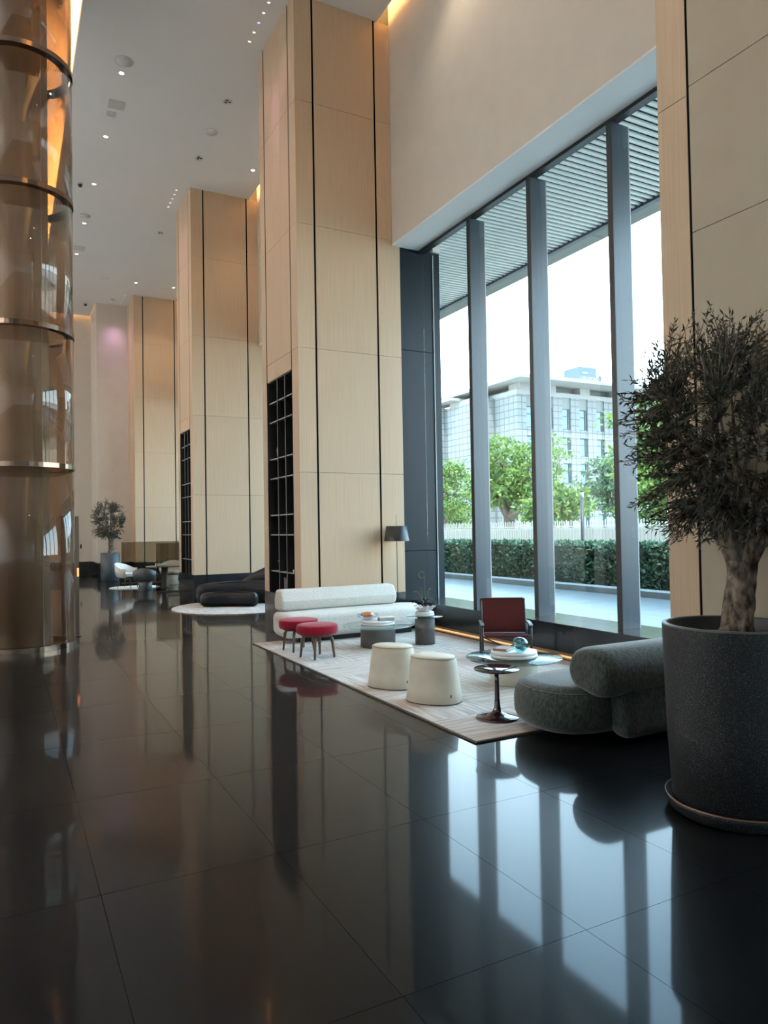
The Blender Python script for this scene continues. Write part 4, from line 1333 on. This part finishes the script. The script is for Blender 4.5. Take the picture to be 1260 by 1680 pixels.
for x, tilt in ((-5.1, -4), (-4.0, -16)):  # unseen washers added to brighten the ceiling and upper pillars
    for k in range(15):
        if k < 4: continue
        downlight(x, -5.3 + 2.36 * k, 'unseen fill downlight added over the left wall of the lobby', e=FILL_WASH_E, col=(1.0, .97, .94), rot=(0, radians(-tilt), 0), size=1.25)
for (x, y, l) in ((5.09, 15.97, 'lit downlight near the cove between the first two pillars'), (5.09, 24.94, 'lit downlight near the cove by the farthest pillar'), (3.86, 24.97, 'lit downlight in front of the farthest pillar'),
                  (5.09, 8.0, 'lit downlight above the charcoal drum tables'), (5.09, 5.6, 'lit downlight above the cream drum table')):
    downlight(x, y, l)
PINK = (1.0, .66, .80)
for (y0, nm) in ((10.71, 'first'), (17.72, 'second'), (26.45, 'farthest')):
    for k in range(5):
        v = k == 2
        downlight(3.71, y0 + .255 * k, ('violet accent light, middle of the five by the %s pillar' if v else ('nearest', 'second', '', 'fourth', 'farthest')[k] + ' of five small accent lights by the %s pillar') % nm,
                  e=ACC_E * (2.2 if v else .5), r=.032, glow='violet_glow' if v else 'accent_glow', col=(.85, .45, 1.0) if v else PINK, rot=(0, radians(-3.4), 0), size=.5 if v else .75, grp='accent lights by the pillars')
for x, l in ((3.35, 'left of two small lights washing the far lilac wall'), (3.58, 'right of two small lights washing the far lilac wall')):
    downlight(x, 27.35, l, e=ACC_E * .9, r=.032, glow='violet_glow', col=(.95, .55, .95), rot=(radians(4), 0, 0), size=1.0, grp='accent lights at the far wall')
def off_light(x, y, label):
    t = thing('ceiling_light', label, 'light', (x, y, ZC))
    MB().lathe([(.085, -.001), (.10, -.001), (.10, -.010), (.085, -.008), (.085, -.001)], n=24, cap=False).build('trim_ring', 'fitting_white', t)
    for k in range(3):
        a = k * 2.1
        MB().lathe([(.0, -.004), (.030, -.004), (.030, -.0015), (.0, -.0015)], (.042 * cos(a), .042 * sin(a), 0), n=14, cap=False).build('lamp_eye', 'fitting_dark', t)
for (x, y, l) in ((3.84, 13.6, 'unlit three eye downlight near the first pillar'), (3.85, 15.96, 'unlit three eye downlight between the first two pillars'), (3.83, 20.48, 'unlit three eye downlight beyond the second pillar')):
    off_light(x, y, l)
def disc(x, y, r, m, label, name='ceiling_speaker', cat='speaker', h_=.012):
    t = thing(name, label, cat, (x, y, ZC))
    MB().lathe([(.0, -h_), (r * .9, -h_), (r * .9, -.001), (.0, -.001)], n=32, cap=False).build('grille', m, t)
    MB().lathe([(r * .91, -.001), (r, -.001), (r, -h_), (r * .91, -h_ * 1.2), (r * .91, -.001)], n=32, cap=False).build('rim', 'fitting_white', t)
disc(1.87, 13.22, .16, 'fitting_grey', 'pale round ceiling speaker at the upper left')
disc(1.86, 20.21, .14, 'fitting_grey', 'round ceiling speaker half way down the hall by the column')
disc(3.83, 14.78, .12, 'fitting_white', 'round white ceiling disc between the two unlit downlights', h_=.03)
disc(2.87, 24.86, .15, 'fitting_white', 'round white ceiling disc at the far end of the hall')
disc(3.43, 27.08, .12, 'fitting_grey', 'round grey ceiling disc by the far wall')
def vent(x, y, w, d, label, n_=6):
    t = thing('ceiling_vent', label, 'vent', (x, y, ZC))
    MB().box(-w / 2, w / 2, -d / 2, -d / 2 + .012, -.012, -.001).box(-w / 2, w / 2, d / 2 - .012, d / 2, -.012, -.001).box(-w / 2, -w / 2 + .012, -d / 2 + .012, d / 2 - .012, -.012, -.001).box(w / 2 - .012, w / 2, -d / 2 + .012, d / 2 - .012, -.012, -.001).build('frame', 'fitting_grey', t)
    MB().box(-w / 2 + .012, w / 2 - .012, -d / 2 + .012, d / 2 - .012, -.003, -.001).build('backing', 'fitting_dark' if n_ < 4 else 'fitting_grey', t)
    for k in range(n_):
        yy = -d / 2 + .012 + (d - .024) * (k + .5) / n_
        MB().box(-w / 2 + .0125, w / 2 - .0125, yy - .012, yy + .004, -.010, -.004).build('slat', 'fitting_grey', t)
vent(1.93, 14.64, .30, .30, 'square grey ceiling vent nearest the viewer')
vent(1.87, 15.02, .16, .18, 'small ceiling vent just beyond the square one', 4)
vent(1.91, 22.6, .32, .32, 'grey ceiling vent beside the glass column, far down the hall')
def camera_dome(x, y, label):
    t = thing('dome_camera', label, 'camera', (x, y, ZC))
    MB().lathe([(.0, -.03), (.06, -.03), (.07, -.02), (.07, -.001), (.0, -.001)], n=24, cap=False).build('mount', 'fitting_white', t)
    MB().lathe([(.052, -.031), (.05, -.06), (.03, -.085), (.001, -.092)], n=24).build('dome', 'black_satin', t)
camera_dome(1.58, 18.37, 'black dome security camera near the column')
camera_dome(2.56, 28.01, 'black dome security camera at the far alcove')
